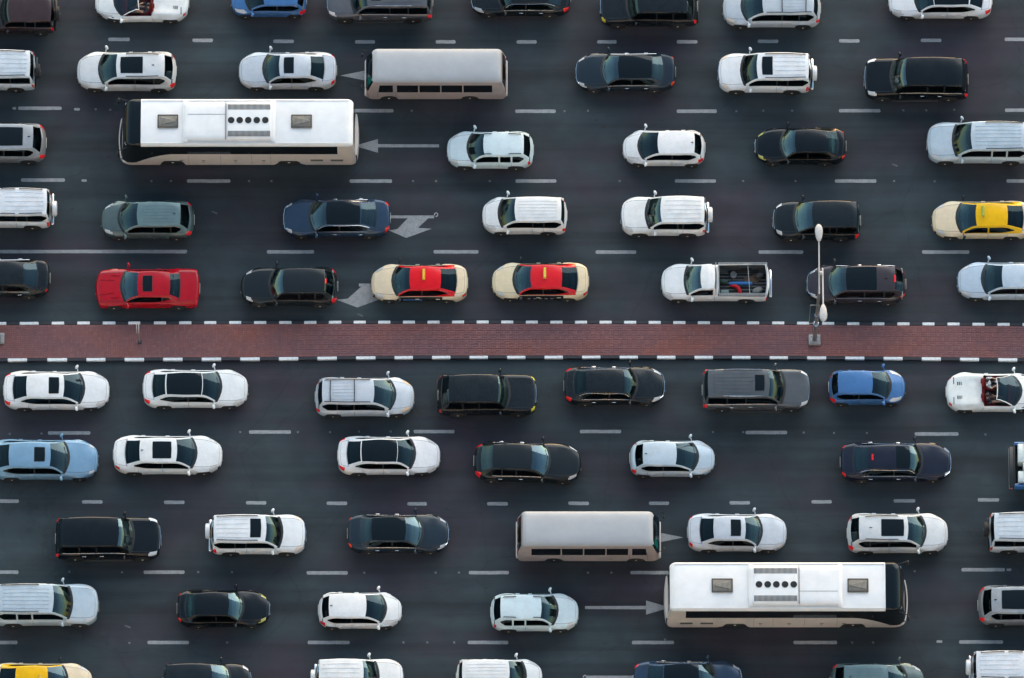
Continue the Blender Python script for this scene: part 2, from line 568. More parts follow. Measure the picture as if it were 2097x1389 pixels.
def kerb_mesh(length, depth, mat):
    mb = MB().box(-length / 2 + .004, length / 2 - .004, -depth / 2, depth / 2, -0.02, KH, 0.022)
    return mb.mesh('kerb_stone', mat, angle=25)


def kerb_row(edges, line, mats, dirn):
    cache = {}
    for i in range(len(edges) - 1):
        a, b = edges[i], edges[i + 1]
        pa, pb = at(a, line(a), KH), at(b, line(b), KH)
        ln = (pb - pa).length
        key = (round(ln, 3), i % 2)
        if key not in cache:
            cache[key] = kerb_mesh(ln, 0.155, mats[i % 2])
        o = link('kerb_stone', cache[key], median, ((pa.x + pb.x) / 2, (pa.y + pb.y) / 2, random.uniform(-.004, .003)))
        o.rotation_euler.z = math.atan2(pb.y - pa.y, pb.x - pa.x) + random.uniform(-.002, .002)


# top kerb: white from 40-79, then 51.2 px pitch; bottom kerb: 78.5 px pitch
whites = [(-90, -65), (-39, -13), (-13 + 0, 13), (40, 79), (105.5, 131.5)]
edges = [-140, -115, -90, -64, -38, 13, 40, 79, 105.5, 131.5]
x = 158.0
pitch = [(158, 184), (210, 236.5), (262.5, 287.5), (315, 340), (366.5, 392), (418, 443), (469, 494), (520, 545.5), (571.5, 597), (622.5, 648), (673, 699)]
for a, b in pitch:
    edges += [a, b]
x = 724.0
while x < 2260:
    edges += [x, x + 25.2]
    x += 50.35 if x < 1500 else 51.3
kerb_row(edges, top_line, (M['kerb_white'], M['kerb_black']), 1)
edges = [-176, -138, -98, -60, -22, 15.5, 55.5, 96.5, 137.5, 176.5]
x = 216.0
while x < 2260:
    edges += [x, x + 38.6]
    x += 79.0 if x < 700 else (76.8 if x < 1600 else 78.3)
kerb_row(edges, bot_line, (M['kerb_black'], M['kerb_white']), -1)
# bedding and pavers
ya = lambda px: at(px, top_line(px), KH).y - 0.10
yb = lambda px: at(px, bot_line(px), KH).y + 0.10
XS = list(range(-300, 2401, 100))
mb = MB().grid([[(at(p, 700).x, yb(p) - .02, KH - 0.035) for p in XS], [(at(p, 700).x, ya(p) + .02, KH - 0.035) for p in XS]])
link('paving_bed', mb.mesh('paving_bed', M['joint'], smooth=False), median)


def zig(u, w, cx, cy, z, rot):
    """one interlocking paver: zigzag long sides"""
    a, b, k = u / 2, w / 2, w * 0.16
    o = [(-a, -b + k), (-a * .5, -b - k * .6), (0, -b + k), (a * .5, -b - k * .6), (a, -b + k), (a, b + k * .4), (a * .5, b - k), (0, b + k * .4), (-a * .5, b - k), (-a, b + k * .4)]
    if rot:
        o = [(-q, p) for p, q in o]
    return [(cx + p, cy + q, z) for p, q in o], [(cx + p * .94, cy + q * .90, z) for p, q in o]


mb = MB()
U, V = 0.225, 0.1125
x_lo, x_hi = at(-60, 700).x, at(2160, 700).x
ix = 0
xx = x_lo
while xx < x_hi:
    px = xx * SC + PW / 2
    y0, y1 = yb(px) - 0.0, ya(px) + 0.0
    # soldier course along both kerbs
    for yy in (y0 + V / 2, y1 - V / 2):
        for h in (0, 1):
            z = KH - 0.012 + random.uniform(-.004, .004)
            lo = [(xx + h * V + .005, yy - V / 2 + .005), (xx + h * V + V - .005, yy - V / 2 + .005), (xx + h * V + V - .005, yy + V / 2 - .005), (xx + h * V + .005, yy + V / 2 - .005)]
            mb.rings([[(p, q, KH - .035) for p, q in lo], [(p, q, z) for p, q in lo]])
    # basket pattern of pairs
    n = int(round((y1 - y0 - 2 * V) / U))
    st = (y1 - y0 - 2 * V) / n
    for j in range(n):
        cy = y0 + V + st * (j + .5)
        for h in (-1, 1):
            rot = (ix + j) % 2
            z = KH - 0.012 + random.uniform(-.005, .005)
            a, b = zig(U - .014, st / 2 - .014, xx + U / 2 + (h * U / 4 if rot else 0), cy + (0 if rot else h * st / 4), z, rot)
            mb.rings([[(p, q, KH - .035) for p, q, _ in a], [(p, q, z - .006) for p, q, _ in a], b])
    xx += U
    ix += 1
mb.recalc = False
pv = link('paver', mb.mesh('paver', M['paver'], smooth=False), median)
pv['kind'] = 'stuff'

# ------------------------------------------------------------------ unseen towers added along the near side of the highway to bounce warm light; the picture is taken from the top of the middle one
M['facade'] = simple('beige_facade', (0.76, 0.68, 0.60), 0.75, var=0.08, scale=0.08)
M['towerglass'] = simple('tower_glass', (0.05, 0.06, 0.065), 0.15)
for label, x0, x1, y0, y1, hgt in (('tall beige tower with ribbon windows, beneath the camera', -38, 38, -200, -158, 468),
                                   ('beige tower with ribbon windows, left of the tallest tower', -150, -70, -125, -80, 168),
                                   ('beige tower with ribbon windows, right of the tallest tower', 70, 150, -125, -80, 204)):
    t = thing('tower', label, 'tower', ((x0 + x1) / 2, (y0 + y1) / 2, -.03), 0)
    a, b_ = (x1 - x0) / 2, (y1 - y0) / 2
    link('facade', MB().box(-a, a, -b_, b_, 0, hgt).mesh('facade', M['facade'], smooth=False), t)
    mb = MB()
    z = 6.0
    while z < hgt - 4:
        mb.box(-a + 1.5, a - 1.5, -b_ - .02, b_ + .02, z, z + 1.3)
        mb.box(-a - .02, a + .02, -b_ + 1.5, b_ - 1.5, z + .003, z + 1.297)
        z += 4.0
    k = link('window_band', mb.mesh('window_band', M['towerglass'], smooth=False), t)
    k['kind'] = 'stuff'
    mb = MB().box(-a - .3, a + .3, -b_ - .3, b_ + .3, hgt, hgt + .8)
    link('parapet', mb.mesh('parapet', M['facade'], smooth=False), t)


# ------------------------------------------------------------------ cars
class Part:
    def __init__(self, name, mesh, color='', parent=None, loc=None, label=None):
        self.name, self.mesh, self.color, self.parent, self.loc, self.label = name, mesh, color, parent, loc, label


BASE = {
    'sedan': dict(W=1.83, H=1.45, hn=.70, hc=.97, hd=1.02, z0=.20, R=.33, rw=.645, nr=.85, nw=.52, tr=.60, tw=.66, fo=.90, ro=1.05, quarter=0, deck=1),
    'hatch': dict(W=1.75, H=1.50, hn=.74, hc=1.00, hd=1.00, z0=.20, R=.31, rw=.68, nr=.75, nw=.48, tr=.45, tw=.70, fo=.78, ro=.66, quarter=0, deck=0),
    'cross': dict(W=1.87, H=1.66, hn=.86, hc=1.09, hd=1.10, z0=.25, R=.36, rw=.67, nr=.80, nw=.55, tr=.45, tw=.74, fo=.88, ro=.88, quarter=1, deck=0),
    'suv': dict(W=1.92, H=1.85, hn=1.00, hc=1.17, hd=1.16, z0=.30, R=.39, rw=.73, nr=.55, nw=.70, tr=.25, tw=.86, fo=.90, ro=.98, quarter=1, deck=0),
    'van': dict(W=1.95, H=1.74, hn=.86, hc=1.10, hd=1.10, z0=.22, R=.34, rw=.71, nr=.70, nw=.50, tr=.30, tw=.82, fo=.93, ro=.95, quarter=1, deck=0),
}


def wheel_meshes(R, w, dark=False):
    t = MB().lathe([(-w / 2, R * .66), (-w / 2, R * .90), (-w * .40, R * .98), (-w * .2, R), (w * .2, R), (w * .40, R * .98), (w / 2, R * .90), (w / 2, R * .66)], 26)
    tm = t.mesh('tyre', M['rubber'])
    r = MB().lathe([(-w * .47, R * .55), (-w * .47, R * .72), (w * .485, R * .72), (w * .485, R * .66), (w * .36, R * .60), (w * .36, .01)], 26)
    r.lathe([(w * .28, R * .14), (w * .50, R * .14), (w * .52, R * .08)], 10)
    for k in range(7):
        a = 2 * PI * k / 7
        c, s = math.cos(a), math.sin(a)
        p = []
        for (ra, hw, yy) in ((R * .10, R * .10, w * .49), (R * .60, R * .075, w * .485)):
            p.append([(c * ra - s * hw, yy, s * ra + c * hw), (c * ra + s * hw, yy, s * ra - c * hw), (c * ra + s * hw, yy - .03, s * ra - c * hw), (c * ra - s * hw, yy - .03, s * ra + c * hw)])
        r.rings(p)
    rm = r.mesh('rim', [M['alloy']])
    return tm, rm


_wheels = {}


def get_wheel(R, w):
    k = (round(R, 3), round(w, 3))
    if k not in _wheels:
        _wheels[k] = wheel_meshes(R, w)
    return _wheels[k]


def car_parts(sp):
    kind = sp['type']
    d = dict(BASE[kind])
    d.update(sp)
    L, W, H = d['L'], d['W'], d['H']
    s_wb, s_wt, s_rt, s_rb = d['fw'] * L, d['ft'] * L, d['rt'] * L, d['rb'] * L
    hn, hc, hd, z0b = d['hn'], d['hc'], d['hd'], d['z0']
    R = d['R']
    s_f, s_r = d['fo'], L - d['ro']
    Ra = R + .055
    is_open = d.get('open')
    bed = d.get('bed')
    parts = []
    hw = W / 2
    boxy = d.get('boxy', 0)

    # ---------- profiles
    nose = [(0, hn - .16), (.035, hn - .09), (.10, hn - .03), (.22, hn + .015), (max(.5, s_wb * .55), hn + (hc - hn) * .58), (s_wb, hc)]
    if boxy:
        nose = [(0, hn - .10), (.03, hn - .03), (.09, hn + .02), (.25, hn + (hc - hn) * .45), (max(.6, s_wb * .6), hc - .04), (s_wb, hc)]
    if d['deck']:
        tail = [(s_rb, hd), ((s_rb + L) / 2, hd - .008), (L - .16, hd - .02), (L - .07, hd - .05), (L - .025, hd - .13), (L, hd - .24)]
    else:
        tail = [(s_rb, hd), (max(s_rb + .02, L - .10), hd - .10), (max(s_rb + .04, L - .05), hd - .28), (L, hd - .40)]
    if bed:
        tail = [(s_rb, hd), ((s_rb + L) / 2, hd), (L - .03, hd), (L, hd - .03)]
    if is_open:
        tail = [(s_rb, hd), (s_rb + .5, hd + .02), (L - .35, hd - .04), (L - .12, hd - .09), (L - .04, hd - .17), (L, hd - .26)]
    mids = [((s_wb + s_rb) / 2, (hc + hd) / 2 - .015)]
    zt = pchip(nose + mids + tail)
    nr, nw, tr, tw = d['nr'], d['nw'], d['tr'], d['tw']
    if not boxy and kind in ('sedan', 'hatch', 'cross') and not d.get('coupe') and not bed:
        nr, nw, tr, tw = nr * 1.12, nw * .88, tr * 1.25, tw * .90
    pe = d.get('pe', 2.0)

    def P(s):
        f = 1.0
        if s < nr:
            f = nw + (1 - nw) * (max(0, 1 - (1 - s / nr) ** pe)) ** .5
        e = L - s
        if e < tr:
            f = min(f, tw + (1 - tw) * (max(0, 1 - (1 - e / tr) ** pe)) ** .5)
        f *= 1 - .025 * math.sin(PI * min(1, max(0, (s - .2 * L) / (.6 * L)))) * d.get('waist', 1) + (.0)
        return hw * f

    # curve of the cowl and of the tail edge of the glass
    kF, kR = d.get('kf', .37), d.get('kr', .17)
    if kind in ('suv', 'van') or bed:
        kF *= .75
        kR *= .4

    def bump(x):
        x = abs(x)
        return 0 if x >= 1 else (1 - x * x) ** 2

    def shift(s):
        return kF * bump((s - s_wb) / min(.7, s_wb * .75)) - kR * bump((s - s_rb) / max(.12, min(.5, (L - s_rb) * .9)))

    def zbot(s):
        z = z0b
        if s < .35:
            z += .05 * (1 - s / .35)
        if L - s < .4:
            z += .09 * (1 - (L - s) / .4)
        for c in (s_f, s_r):
            if abs(s - c) < Ra:
                z = max(z, R + math.sqrt(max(0, Ra * Ra - (s - c) ** 2)))
        return z

    bF, bR = d.get('bow', .22), d.get('bowr', .15)
    if boxy:
        bF *= .6
        bR *= .4

    def bow(s, y):
        v2 = (y / hw) ** 2
        a = max(0, 1 - s / 1.1)
        b = max(0, 1 - (L - s) / .8)
        return v2 * (bF * a * a - bR * b * b)

    TOP = [(0, 0), (.30, -.004), (.57, -.015), (.755, -.030), (.772, -.032), (.86, -.052), (.925, -.085), (.975, -.14)]
    if boxy:
        TOP = [(0, 0), (.30, -.003), (.60, -.008), (.795, -.016), (.81, -.018), (.88, -.03), (.945, -.055), (.985, -.12)]
    SIDE = [(1.0, .22), (1.0, .55), (.988, .85), (.955, 1.0)]
    NT = len(TOP)
    sf = [1, 1, 1, 1, 1, 1, .6, .3] + [0, 0, 0, 0]

    def section(s):
        p, z, zb = P(s), zt(s), zbot(s)
        k = min(1, .35 + s / .25, .35 + (L - s) / .2)
        pts = []
        for i, (yf, zo) in enumerate(TOP):
            y = yf * p
            zz = z + zo * k
            if is_open and s > s_rb - .05:
                # raised humps behind the seats over the rear wings
                h = .11 * math.exp(-((yf - .74) / .14) ** 2) * min(1, max(0, (s - s_rb + .05) / .1)) * max(0, 1 - (s - s_rb) / (L - s_rb) * .9)
                zz += h
            pts.append([s + shift(s) * sf[i] * (y / hw) ** 2 + bow(s, y), y, zz])
        zsh = pts[-1][2]
        zb = min(zb, zsh - .03)
        for (yf, fr) in SIDE:
            y = yf * p
            flare = 0
            for c in (s_f, s_r):
                flare = max(flare, bump((s - c) / (Ra * 1.5)))
            pts.append([s + bow(s, y), y + flare * .018 * (1 if .3 < fr < .95 else .5), zsh + (zb - zsh) * fr])
        return pts

    # ---------- stations
    gap = .011
    s_hood = .13 if not boxy else .10
    ss = [0, .015, .035, .065, .10, s_hood, s_hood + gap, .20, .28, .38, .5]
    ss += [L - q for q in (0, .015, .035, .06, .09, .13, .14, .20, .28, .38, .5)]
    ss += [s_wb - .13, s_wb - .115, s_wb, s_wb + .12, s_rb - .12, s_rb, s_rb + .03]
    for c in (s_f, s_r):
        ss += [c + Ra * q for q in (-1.001, -.999, -.92, -.75, -.5, -.25, 0, .25, .5, .75, .92, .999, 1.001)]
    d0 = s_wb + .16
    d1 = d.get('bp', s_wt + (.36 if not d.get('coupe') else .75) * (s_rt - s_wt) + .06)
    d2 = min(s_r - Ra * .55, s_rt + .25)
    seams = [d0, d1] if (d.get('coupe') or bed or is_open) else [d0, d1, d2]
    if bed:
        seams = [d0, s_rb - .12]
    if is_open:
        seams = [d0, s_rb - .02]
    for q in seams:
        ss += [q - gap / 2, q + gap / 2]
    dk = (s_rb + .05, L - .14)
    if d['deck'] and not bed:
        ss += [dk[0], dk[0] + gap, dk[1] - gap, dk[1]]
    if bed:
        ss += [bed[0] * L, bed[1] * L]
    q = .55
    while q < L - .5:
        ss.append(q)
        q += .16
    ss = sorted(x for x in ss if 0 <= x <= L)
    st = [ss[0]]
    for x in ss[1:]:
        if x - st[-1] > .0009:
            st.append(x)
    secs = [section(s) for s in st]
    NC = NT + len(SIDE)
    # ---------- sort the cells of the shell into parts
    cells = {}
    hole0, hole1 = s_wb + .12, s_rb - .12
    if is_open:
        hole1 = s_rb

    def put(key, quad, mat=0):
        cells.setdefault(key, []).append((quad, mat))

    def pt(i, j, side):
        s, y, z = secs[i][j]
        return (L / 2 - s, side * y, z)
    hl0, hl1 = d.get('hl', (.13, .62))
    tl0, tl1 = d.get('tl', (.03, .26))
    hlc = d.get('hlc', (4, 7))
    tlc = d.get('tlc', (5, 8))
    for side in (1, -1):
        for i in range(len(st) - 1):
            a, b = st[i], st[i + 1]
            m = (a + b) / 2
            for j in range(NC - 1):
                q = [pt(i, j, side), pt(i, j + 1, side), pt(i + 1, j + 1, side), pt(i + 1, j, side)]
                if side < 0:
                    q = q[::-1]
                top5 = j < 5
                if bed and bed[0] * L < m < bed[1] * L and j < 6:
                    continue
                if hole0 < m < hole1 and top5:
                    continue
                tagk, mat = 'body', 0
                if top5 and s_wb - .115 < m < hole0:
                    tagk = 'cowl'
                elif top5 and hole1 < m < s_rb and not is_open:
                    tagk = 'shelf'
                elif d['deck'] and top5 and s_rb < m < s_rb + .03 and not bed and not is_open:
                    tagk = 'shelf'
                elif hl0 < m < hl1 and hlc[0] <= j < hlc[1] and m < hl0 + (hl1 - hl0) * (1 - .35 * (hlc[1] - 1 - j) / max(1, hlc[1] - hlc[0])):
                    tagk = ('headlight', side)
                elif L - tl1 < m < L - tl0 and tlc[0] <= j < tlc[1]:
                    tagk = ('taillight', side)
                elif j == 3 and s_hood < m < s_wb - .115:
                    mat = 1
                elif top5 and s_hood < m < s_hood + gap and j < 3:
                    mat = 1
                elif j < 3 and s_hood + gap < m < s_wb - .115:
                    tagk = 'hood'
                elif d['deck'] and not bed and not is_open and j < 3 and dk[0] < m < dk[1]:
                    if m < dk[0] + gap or m > dk[1] - gap:
                        mat = 1
                    else:
                        tagk = 'trunk_lid'
                elif d['deck'] and not bed and not is_open and j == 3 and dk[0] < m < dk[1]:
                    mat = 1
                elif 6 <= j < NC - 1 and seams[0] - gap < m < seams[-1] + gap:
                    sm = [k for k, x in enumerate(seams) if abs(m - x) < gap / 2]
                    if sm:
                        mat = 1
                    elif j == NC - 2:
                        tagk = 'sill'
                    else:
                        k = sum(1 for x in seams if x < m) - 1
                        if 0 <= k < len(seams) - 1:
                            tagk = ('door', side, k)
                elif m < s_hood and j >= 3:
                    tagk = 'front_bumper'
                elif m < s_hood:
                    tagk = 'front_bumper'
                elif m > L - .13:
                    tagk = 'rear_bumper'
                put(tagk, q, mat)
    # closing faces of nose and tail
    for i, key, fl in ((0, 'front_bumper', 1), (len(st) - 1, 'rear_bumper', 0)):
        for j in range(NC - 1):
            q = [pt(i, j, 1), pt(i, j, -1), pt(i, j + 1, -1), pt(i, j + 1, 1)]
            put(key, q if fl else q[::-1])

    def cell_mesh(key, name, mats, lift=0.0):
        mb = MB()
        mb.recalc = False
        me_idx = []
        for q, mt in cells[key]:
            b = len(mb.v)
            if lift:
                n = (Vector(q[1]) - Vector(q[0])).cross(Vector(q[2]) - Vector(q[0]))
                n = n.normalized() * lift if n.length > 1e-9 else Vector((0, 0, lift))
                mb.v += [tuple(Vector(p) + n) for p in q]
            else:
                mb.v += q
            mb.f.append((b, b + 1, b + 2, b + 3))
            me_idx.append(mt)
        me = bpy.data.meshes.new(name)
        me.from_pydata(mb.v, [], mb.f)
        for mt in mats:
            me.materials.append(mt)
        me.polygons.foreach_set('material_index', me_idx)
        bm = bmesh.new()
        bm.from_mesh(me)
        bmesh.ops.remove_doubles(bm, verts=bm.verts, dist=2e-5 if not lift else .004)
        bmesh.ops.dissolve_degenerate(bm, edges=bm.edges, dist=1e-6)
        bmesh.ops.recalc_face_normals(bm, faces=bm.faces)
        up = sum(f.normal.z * f.calc_area() for f in bm.faces if abs(f.normal.z) > .2)
        if up < 0:
            bmesh.ops.reverse_faces(bm, faces=bm.faces)
        for f in bm.faces:
            f.smooth = True
        for e in bm.edges:
            if len(e.link_faces) == 2 and e.calc_face_angle(0) > math.radians(50):
                e.smooth = False
        bm.to_mesh(me)
        bm.free()
        return me

    door_idx = {}
    for key in list(cells):
        if key == 'body':
            parts.append(Part('body', cell_mesh(key, 'body', [M['paint'], M['gap']]), 'paint'))
        elif key == 'cowl':
            parts.append(Part('cowl_panel', cell_mesh(key, 'cowl_panel', [M['trim']])))
        elif key == 'shelf':
            parts.append(Part('rear_shelf', cell_mesh(key, 'rear_shelf', [M['trim']])))
        elif key in ('hood', 'trunk_lid'):
            parts.append(Part(key, cell_mesh(key, key, [M['paint']]), d.get('hoodcol', 'paint')))
        elif key == 'sill':
            parts.append(Part('sill', cell_mesh(key, 'sill', [M['paint']]), d.get('sill', 'paint')))
        elif key in ('front_bumper', 'rear_bumper'):
            parts.append(Part(key, cell_mesh(key, key, [M['paint']]), d.get('bump', 'paint')))
        elif key[0] == 'door':
            door_idx[key] = len(parts)
            parts.append(Part('door', cell_mesh(key, 'door', [M['paint']]), d.get('doorcol', 'paint')))
        elif key[0] in ('headlight', 'taillight'):
            parts.append(Part(key[0], cell_mesh(key, key[0], [M['lamp' if key[0] == 'headlight' else 'tail']], .006), key[0]))

    # ---------- door handles, tied to their doors
    def side_pt(s, zfrac, out=0.0):
        p, z = P(s), zt(s) - .14
        zb = min(zbot(s), z - .03)
        return p + out, z + (zb - z) * zfrac
    for key, pi in door_idx.items():
        _, side, k = key
        a, b = seams[k], seams[k + 1]
        sh = b - .22
        y, z = side_pt(sh, .10, .012)
        mb = MB().box(L / 2 - sh - .10, L / 2 - sh + .10, y * side - .018, y * side + .018, z - .018, z + .018, .008)
        parts.append(Part('handle', mb.mesh('handle', M['chrome'] if d.get('chrome', 0) else M['paint']), 'paint', pi))

    # ---------- wheels
    ww = .215 if R < .37 else .25
    tm, rm = get_wheel(R, ww)
    for c in (s_f, s_r):
        for side in (1, -1):
            pi = len(parts)
            y = side * (P(c) - ww / 2 + .008)
            pt_ = Part('wheel', tm, '', None, (L / 2 - c, y, R))
            pt_.flip = side < 0
            parts.append(pt_)
            pr = Part('rim', rm, '', pi)
            parts.append(pr)
    # underbody
    mb = MB()
    mb.box(-L / 2 + .15, L / 2 - .12, -hw + .30, hw - .30, .17, min(.62, hn - .14), .05)
    mb.box(L / 2 - s_r + Ra, L / 2 - s_f - Ra, -hw + .07, hw - .07, .17, .45, .05)
    parts.append(Part('underbody', mb.mesh('underbody', M['under'])))

    # ---------- greenhouse
    rw = d['rw']
    Zr = pchip([(s_wb, hc + .012), (s_wb + .5 * (s_wt - s_wb), hc + (H - hc) * .555), (s_wt, H - .055), (s_wt + .28, H - .014), ((s_wt + s_rt) / 2, H), (s_rt - .25, H - .02), (s_rt, H - .06)] +
               ([(s_rt + .5 * (s_rb - s_rt), hd + (H - .06 - hd) * .52), (s_rb, hd + .012)] if not is_open else [(s_rb, H - .1)]))
    yE = pchip([(s_wb, .845 * hw), (s_wt, (rw + .005) * hw), ((s_wt + s_rt) / 2, (rw + .022) * hw), (s_rt, (rw - .025) * hw), (s_rb, (.80 if not d['deck'] else .74) * hw * (P(s_rb) / hw))])
    ks = pchip([(s_wb, kF), (s_wt, .15), ((s_wt + s_rt) / 2, 0), (s_rt, -.10 if d['deck'] else -.06), (s_rb, -kR)])
    crn = pchip([(s_wb, .012), (s_wt, .045), (s_rt, .045), (s_rb, .012)])

    def roof(s, v, lift=0.0):
        y = v * yE(s)
        return (L / 2 - s - ks(s) * (y / hw) ** 2, y, Zr(s) - crn(s) * abs(v) ** 2.4 + lift)

    def lin(a, b, n):
        return [a + (b - a) * i / n for i in range(n + 1)]
    VR = [-1, -.93, -.62, -.31, 0, .31, .62, .93, 1]
    us_f = lin(s_wb, s_wt, 6)
    us_m = lin(s_wt, s_rt, 8)
    us_r = lin(s_rt, s_rb, 5)
    # glass panes front and rear
    VW = [-.93, -.62, -.31, 0, .31, .62, .93]
    parts.append(Part('windscreen', MB().grid([[roof(s, v) for v in VW] for s in us_f]).mesh('windscreen', M['glass']), 'wglass'))
    if not is_open:
        rg0 = us_r[0] + (us_r[-1] - us_r[0]) * .04
        us_rg = lin(rg0, s_rb, 5)
        parts.append(Part('rear_window', MB().grid([[roof(s, v * .97) for v in VW] for s in us_rg]).mesh('rear_window', M['glass']), 'rglass'))
        mb = MB()
        # strips beside the panes
        for sgn in (1, -1):
            mb.grid([[roof(s, sgn * v) for v in (.93, 1)] for s in us_f])
            mb.grid([[roof(s, sgn * v) for v in (.90, 1)] for s in us_r])
        frame_mb = mb
        roof_mb = MB().grid([[roof(s, v) for v in VR] for s in us_m] + [[roof(rg0, v) for v in VR]])

        def side_pt2(s, t, sgn):
            x, y, z = roof(s, 1)
            sx = L / 2 - x
            p = P(sx) * .905
            zb = zt(sx) - .068
            if zb > z - .002:
                zb = z - .002
            yy = p + (y - p) * t + .028 * math.sin(PI * min(1, t)) * min(1, (z - zb) / .3)
            return (x, sgn * yy, zb + (z - zb) * t)
        a0 = s_wb + (.14 if kind in ('sedan', 'hatch') else .26) * (s_wt - s_wb)
        if d['deck'] and not bed:
            a1 = s_rt + (.50 if not d.get('coupe') else .05) * (s_rb - s_rt)
        else:
            a1 = s_rt + (.30 if kind == 'hatch' else .1) * (s_rb - s_rt)
        pw = .045
        if d.get('coupe'):
            cuts = [(a0, d1 - pw), (d1 + pw, a1)]
        elif bed:
            a1 = s_rt - .06
            cuts = [(a0, a1)]
        elif d['quarter']:
            qq = min(d2 + .02, a1 - .5)
            cuts = [(a0, d1 - pw), (d1 + pw, qq - pw), (qq + pw, a1)]
        else:
            cuts = [(a0, d1 - pw), (d1 + pw, a1)]
        tap = .75 if d['deck'] else (.45 if kind == 'hatch' else .30)

        def TTs(s):
            q = min(1, max(0, (s - (a1 - tap)) / tap)) ** 1.5
            if bed or boxy:
                q = 0
            lo, hi = .09 + .44 * q, .84 - .16 * q
            return [0, lo, (lo + hi) / 2, hi, .93, 1]
        allu = sorted(set([round(x, 5) for x in us_f + us_m + us_r + [rg0] + [c for q in cuts for c in q] + lin(a0, a1, 12)]))
        al = [allu[0]]
        for x in allu[1:]:
            if x - al[-1] > .003:
                al.append(x)
        for sgn in (1, -1):
            pils = {}
            for i in range(len(al) - 1):
                m = (al[i] + al[i + 1]) / 2
                for t in range(5):
                    ta, tb = TTs(al[i]), TTs(al[i + 1])
                    quad = [[side_pt2(al[i], ta[t], sgn), side_pt2(al[i], ta[t + 1], sgn)], [side_pt2(al[i + 1], tb[t], sgn), side_pt2(al[i + 1], tb[t + 1], sgn)]]
                    inwin = any(c0 - .002 < m < c1 + .002 for c0, c1 in cuts)
                    if t in (1, 2) and inwin:
                        continue
                    if t in (1, 2) and a0 < m < a1:
                        (pils.setdefault(sum(1 for c0, c1 in cuts if m > c0), MB()) if d.get('bpil', 1) else frame_mb).grid(quad)
                    elif t >= 3 and s_wt < m < s_rt:
                        roof_mb.grid(quad)
                    else:
                        frame_mb.grid(quad)
            for c0, c1 in cuts:
                uu = [x for x in al if c0 - .002 <= x <= c1 + .002]
                parts.append(Part('side_window', MB().grid([[side_pt2(s, t, sgn) for t in TTs(s)[1:4]] for s in uu]).mesh('side_window', M['glass']), 'sglass'))
            for pil in pils.values():
                parts.append(Part('door_pillar', pil.mesh('door_pillar', M['trim'])))
            if d.get('chrome', 0):
                mb = MB().tube([Vector(side_pt2(s, .06, sgn)) + Vector((0, sgn * .008, 0)) for s in lin(a0 - .1, a1, 10)], .011, 5)
                if d['chrome'] > 1:
                    mb.tube([Vector(side_pt2(s, .90, sgn)) + Vector((0, sgn * .010, 0)) for s in lin(a0 + .1, a1 + .1, 12)], .010, 5)
                parts.append(Part('chrome_strip', mb.mesh('chrome_strip', M['chrome'])))
        parts.append(Part('cabin_frame', frame_mb.mesh('cabin_frame', M['paint'], angle=60), 'roofcol'))
        rf = d.get('roofmat')
        parts.append(Part('roof', roof_mb.mesh('roof', M['roofglass'] if rf == 'glass' else M['paint'], angle=60), 'roofcol'))
        ri = len(parts) - 1

        def patch(s0, s1, v0, v1, lift, n=6, m=6):
            top = [[roof(s, v, lift) for v in lin(v0, v1, m)] for s in lin(s0, s1, n)]
            mb = MB().grid(top)
            for e in (top[0], top[-1], [r[0] for r in top], [r[-1] for r in top]):
                mb.grid([e, [(p[0], p[1], p[2] - lift - .01) for p in e]])
            return mb
        if 'sunroof' in d:
            f0, f1, v = d['sunroof'][:3]
            parts.append(Part('sunroof', patch(f0 * L, f1 * L, -v, v, .012).mesh('sunroof', M['roofglass']), '', ri))
            mb = MB()
            e = .022
            for s0, s1, v0, v1 in ((f0 * L - e, f0 * L, -v, v), (f1 * L, f1 * L + e, -v, v), (f0 * L, f1 * L, -v - .03, -v), (f0 * L, f1 * L, v, v + .03)):
                q = patch(s0, s1, v0, v1, .008, 2, 2)
                b = len(mb.v)
                mb.v += q.v
                mb.f += [tuple(b + k for k in f) for f in q.f]
            parts.append(Part('sunroof_seal', mb.mesh('sunroof_seal', M['gap']), '', ri))
        if 'pano' in d:
            f0, f1, v = d['pano']
            parts.append(Part('glass_roof_panel', patch(f0 * L, f1 * L, -v, v, .008, 8, 8).mesh('glass_roof_panel', M['roofglass']), '', ri))
        for sgn in (1, -1):
            if 'rail' in d:
                segs = d['rail']['segs']
                mat = M['chrome'] if d['rail'].get('chrome') else M['trim']
                v = d['rail'].get('v', .90)
                for f0, f1 in segs:
                    pts = [Vector(roof(s, sgn * v, .045)) for s in lin(f0 * L, f1 * L, 6)]
                    pts = [Vector(roof(f0 * L - .03, sgn * v, 0))] + pts + [Vector(roof(f1 * L + .03, sgn * v, 0))]
                    parts.append(Part('roof_rail', MB().tube(pts, .022, 6).mesh('roof_rail', mat), '', ri))
        if 'ribs' in d:
            f0, f1, n = d['ribs']
            mb = MB()
            for k in range(n):
                v = -.66 + 1.32 * k / (n - 1)
                q = patch(f0 * L, f1 * L, v - .028, v + .028, .012, 6, 2)
                b = len(mb.v)
                mb.v += q.v
                mb.f += [tuple(b + i for i in f) for f in q.f]
            parts.append(Part('roof_ribs', mb.mesh('roof_ribs', M['paint']), 'roofcol', ri))
        if 'cross' in d:
            for f0 in d['cross']:
                pts = [Vector(roof(f0 * L, v, .075)) for v in (-.9, -.5, 0, .5, .9)]
                parts.append(Part('cross_bar', MB().tube(pts, .022, 6).mesh('cross_bar', M['trim']), '', ri))
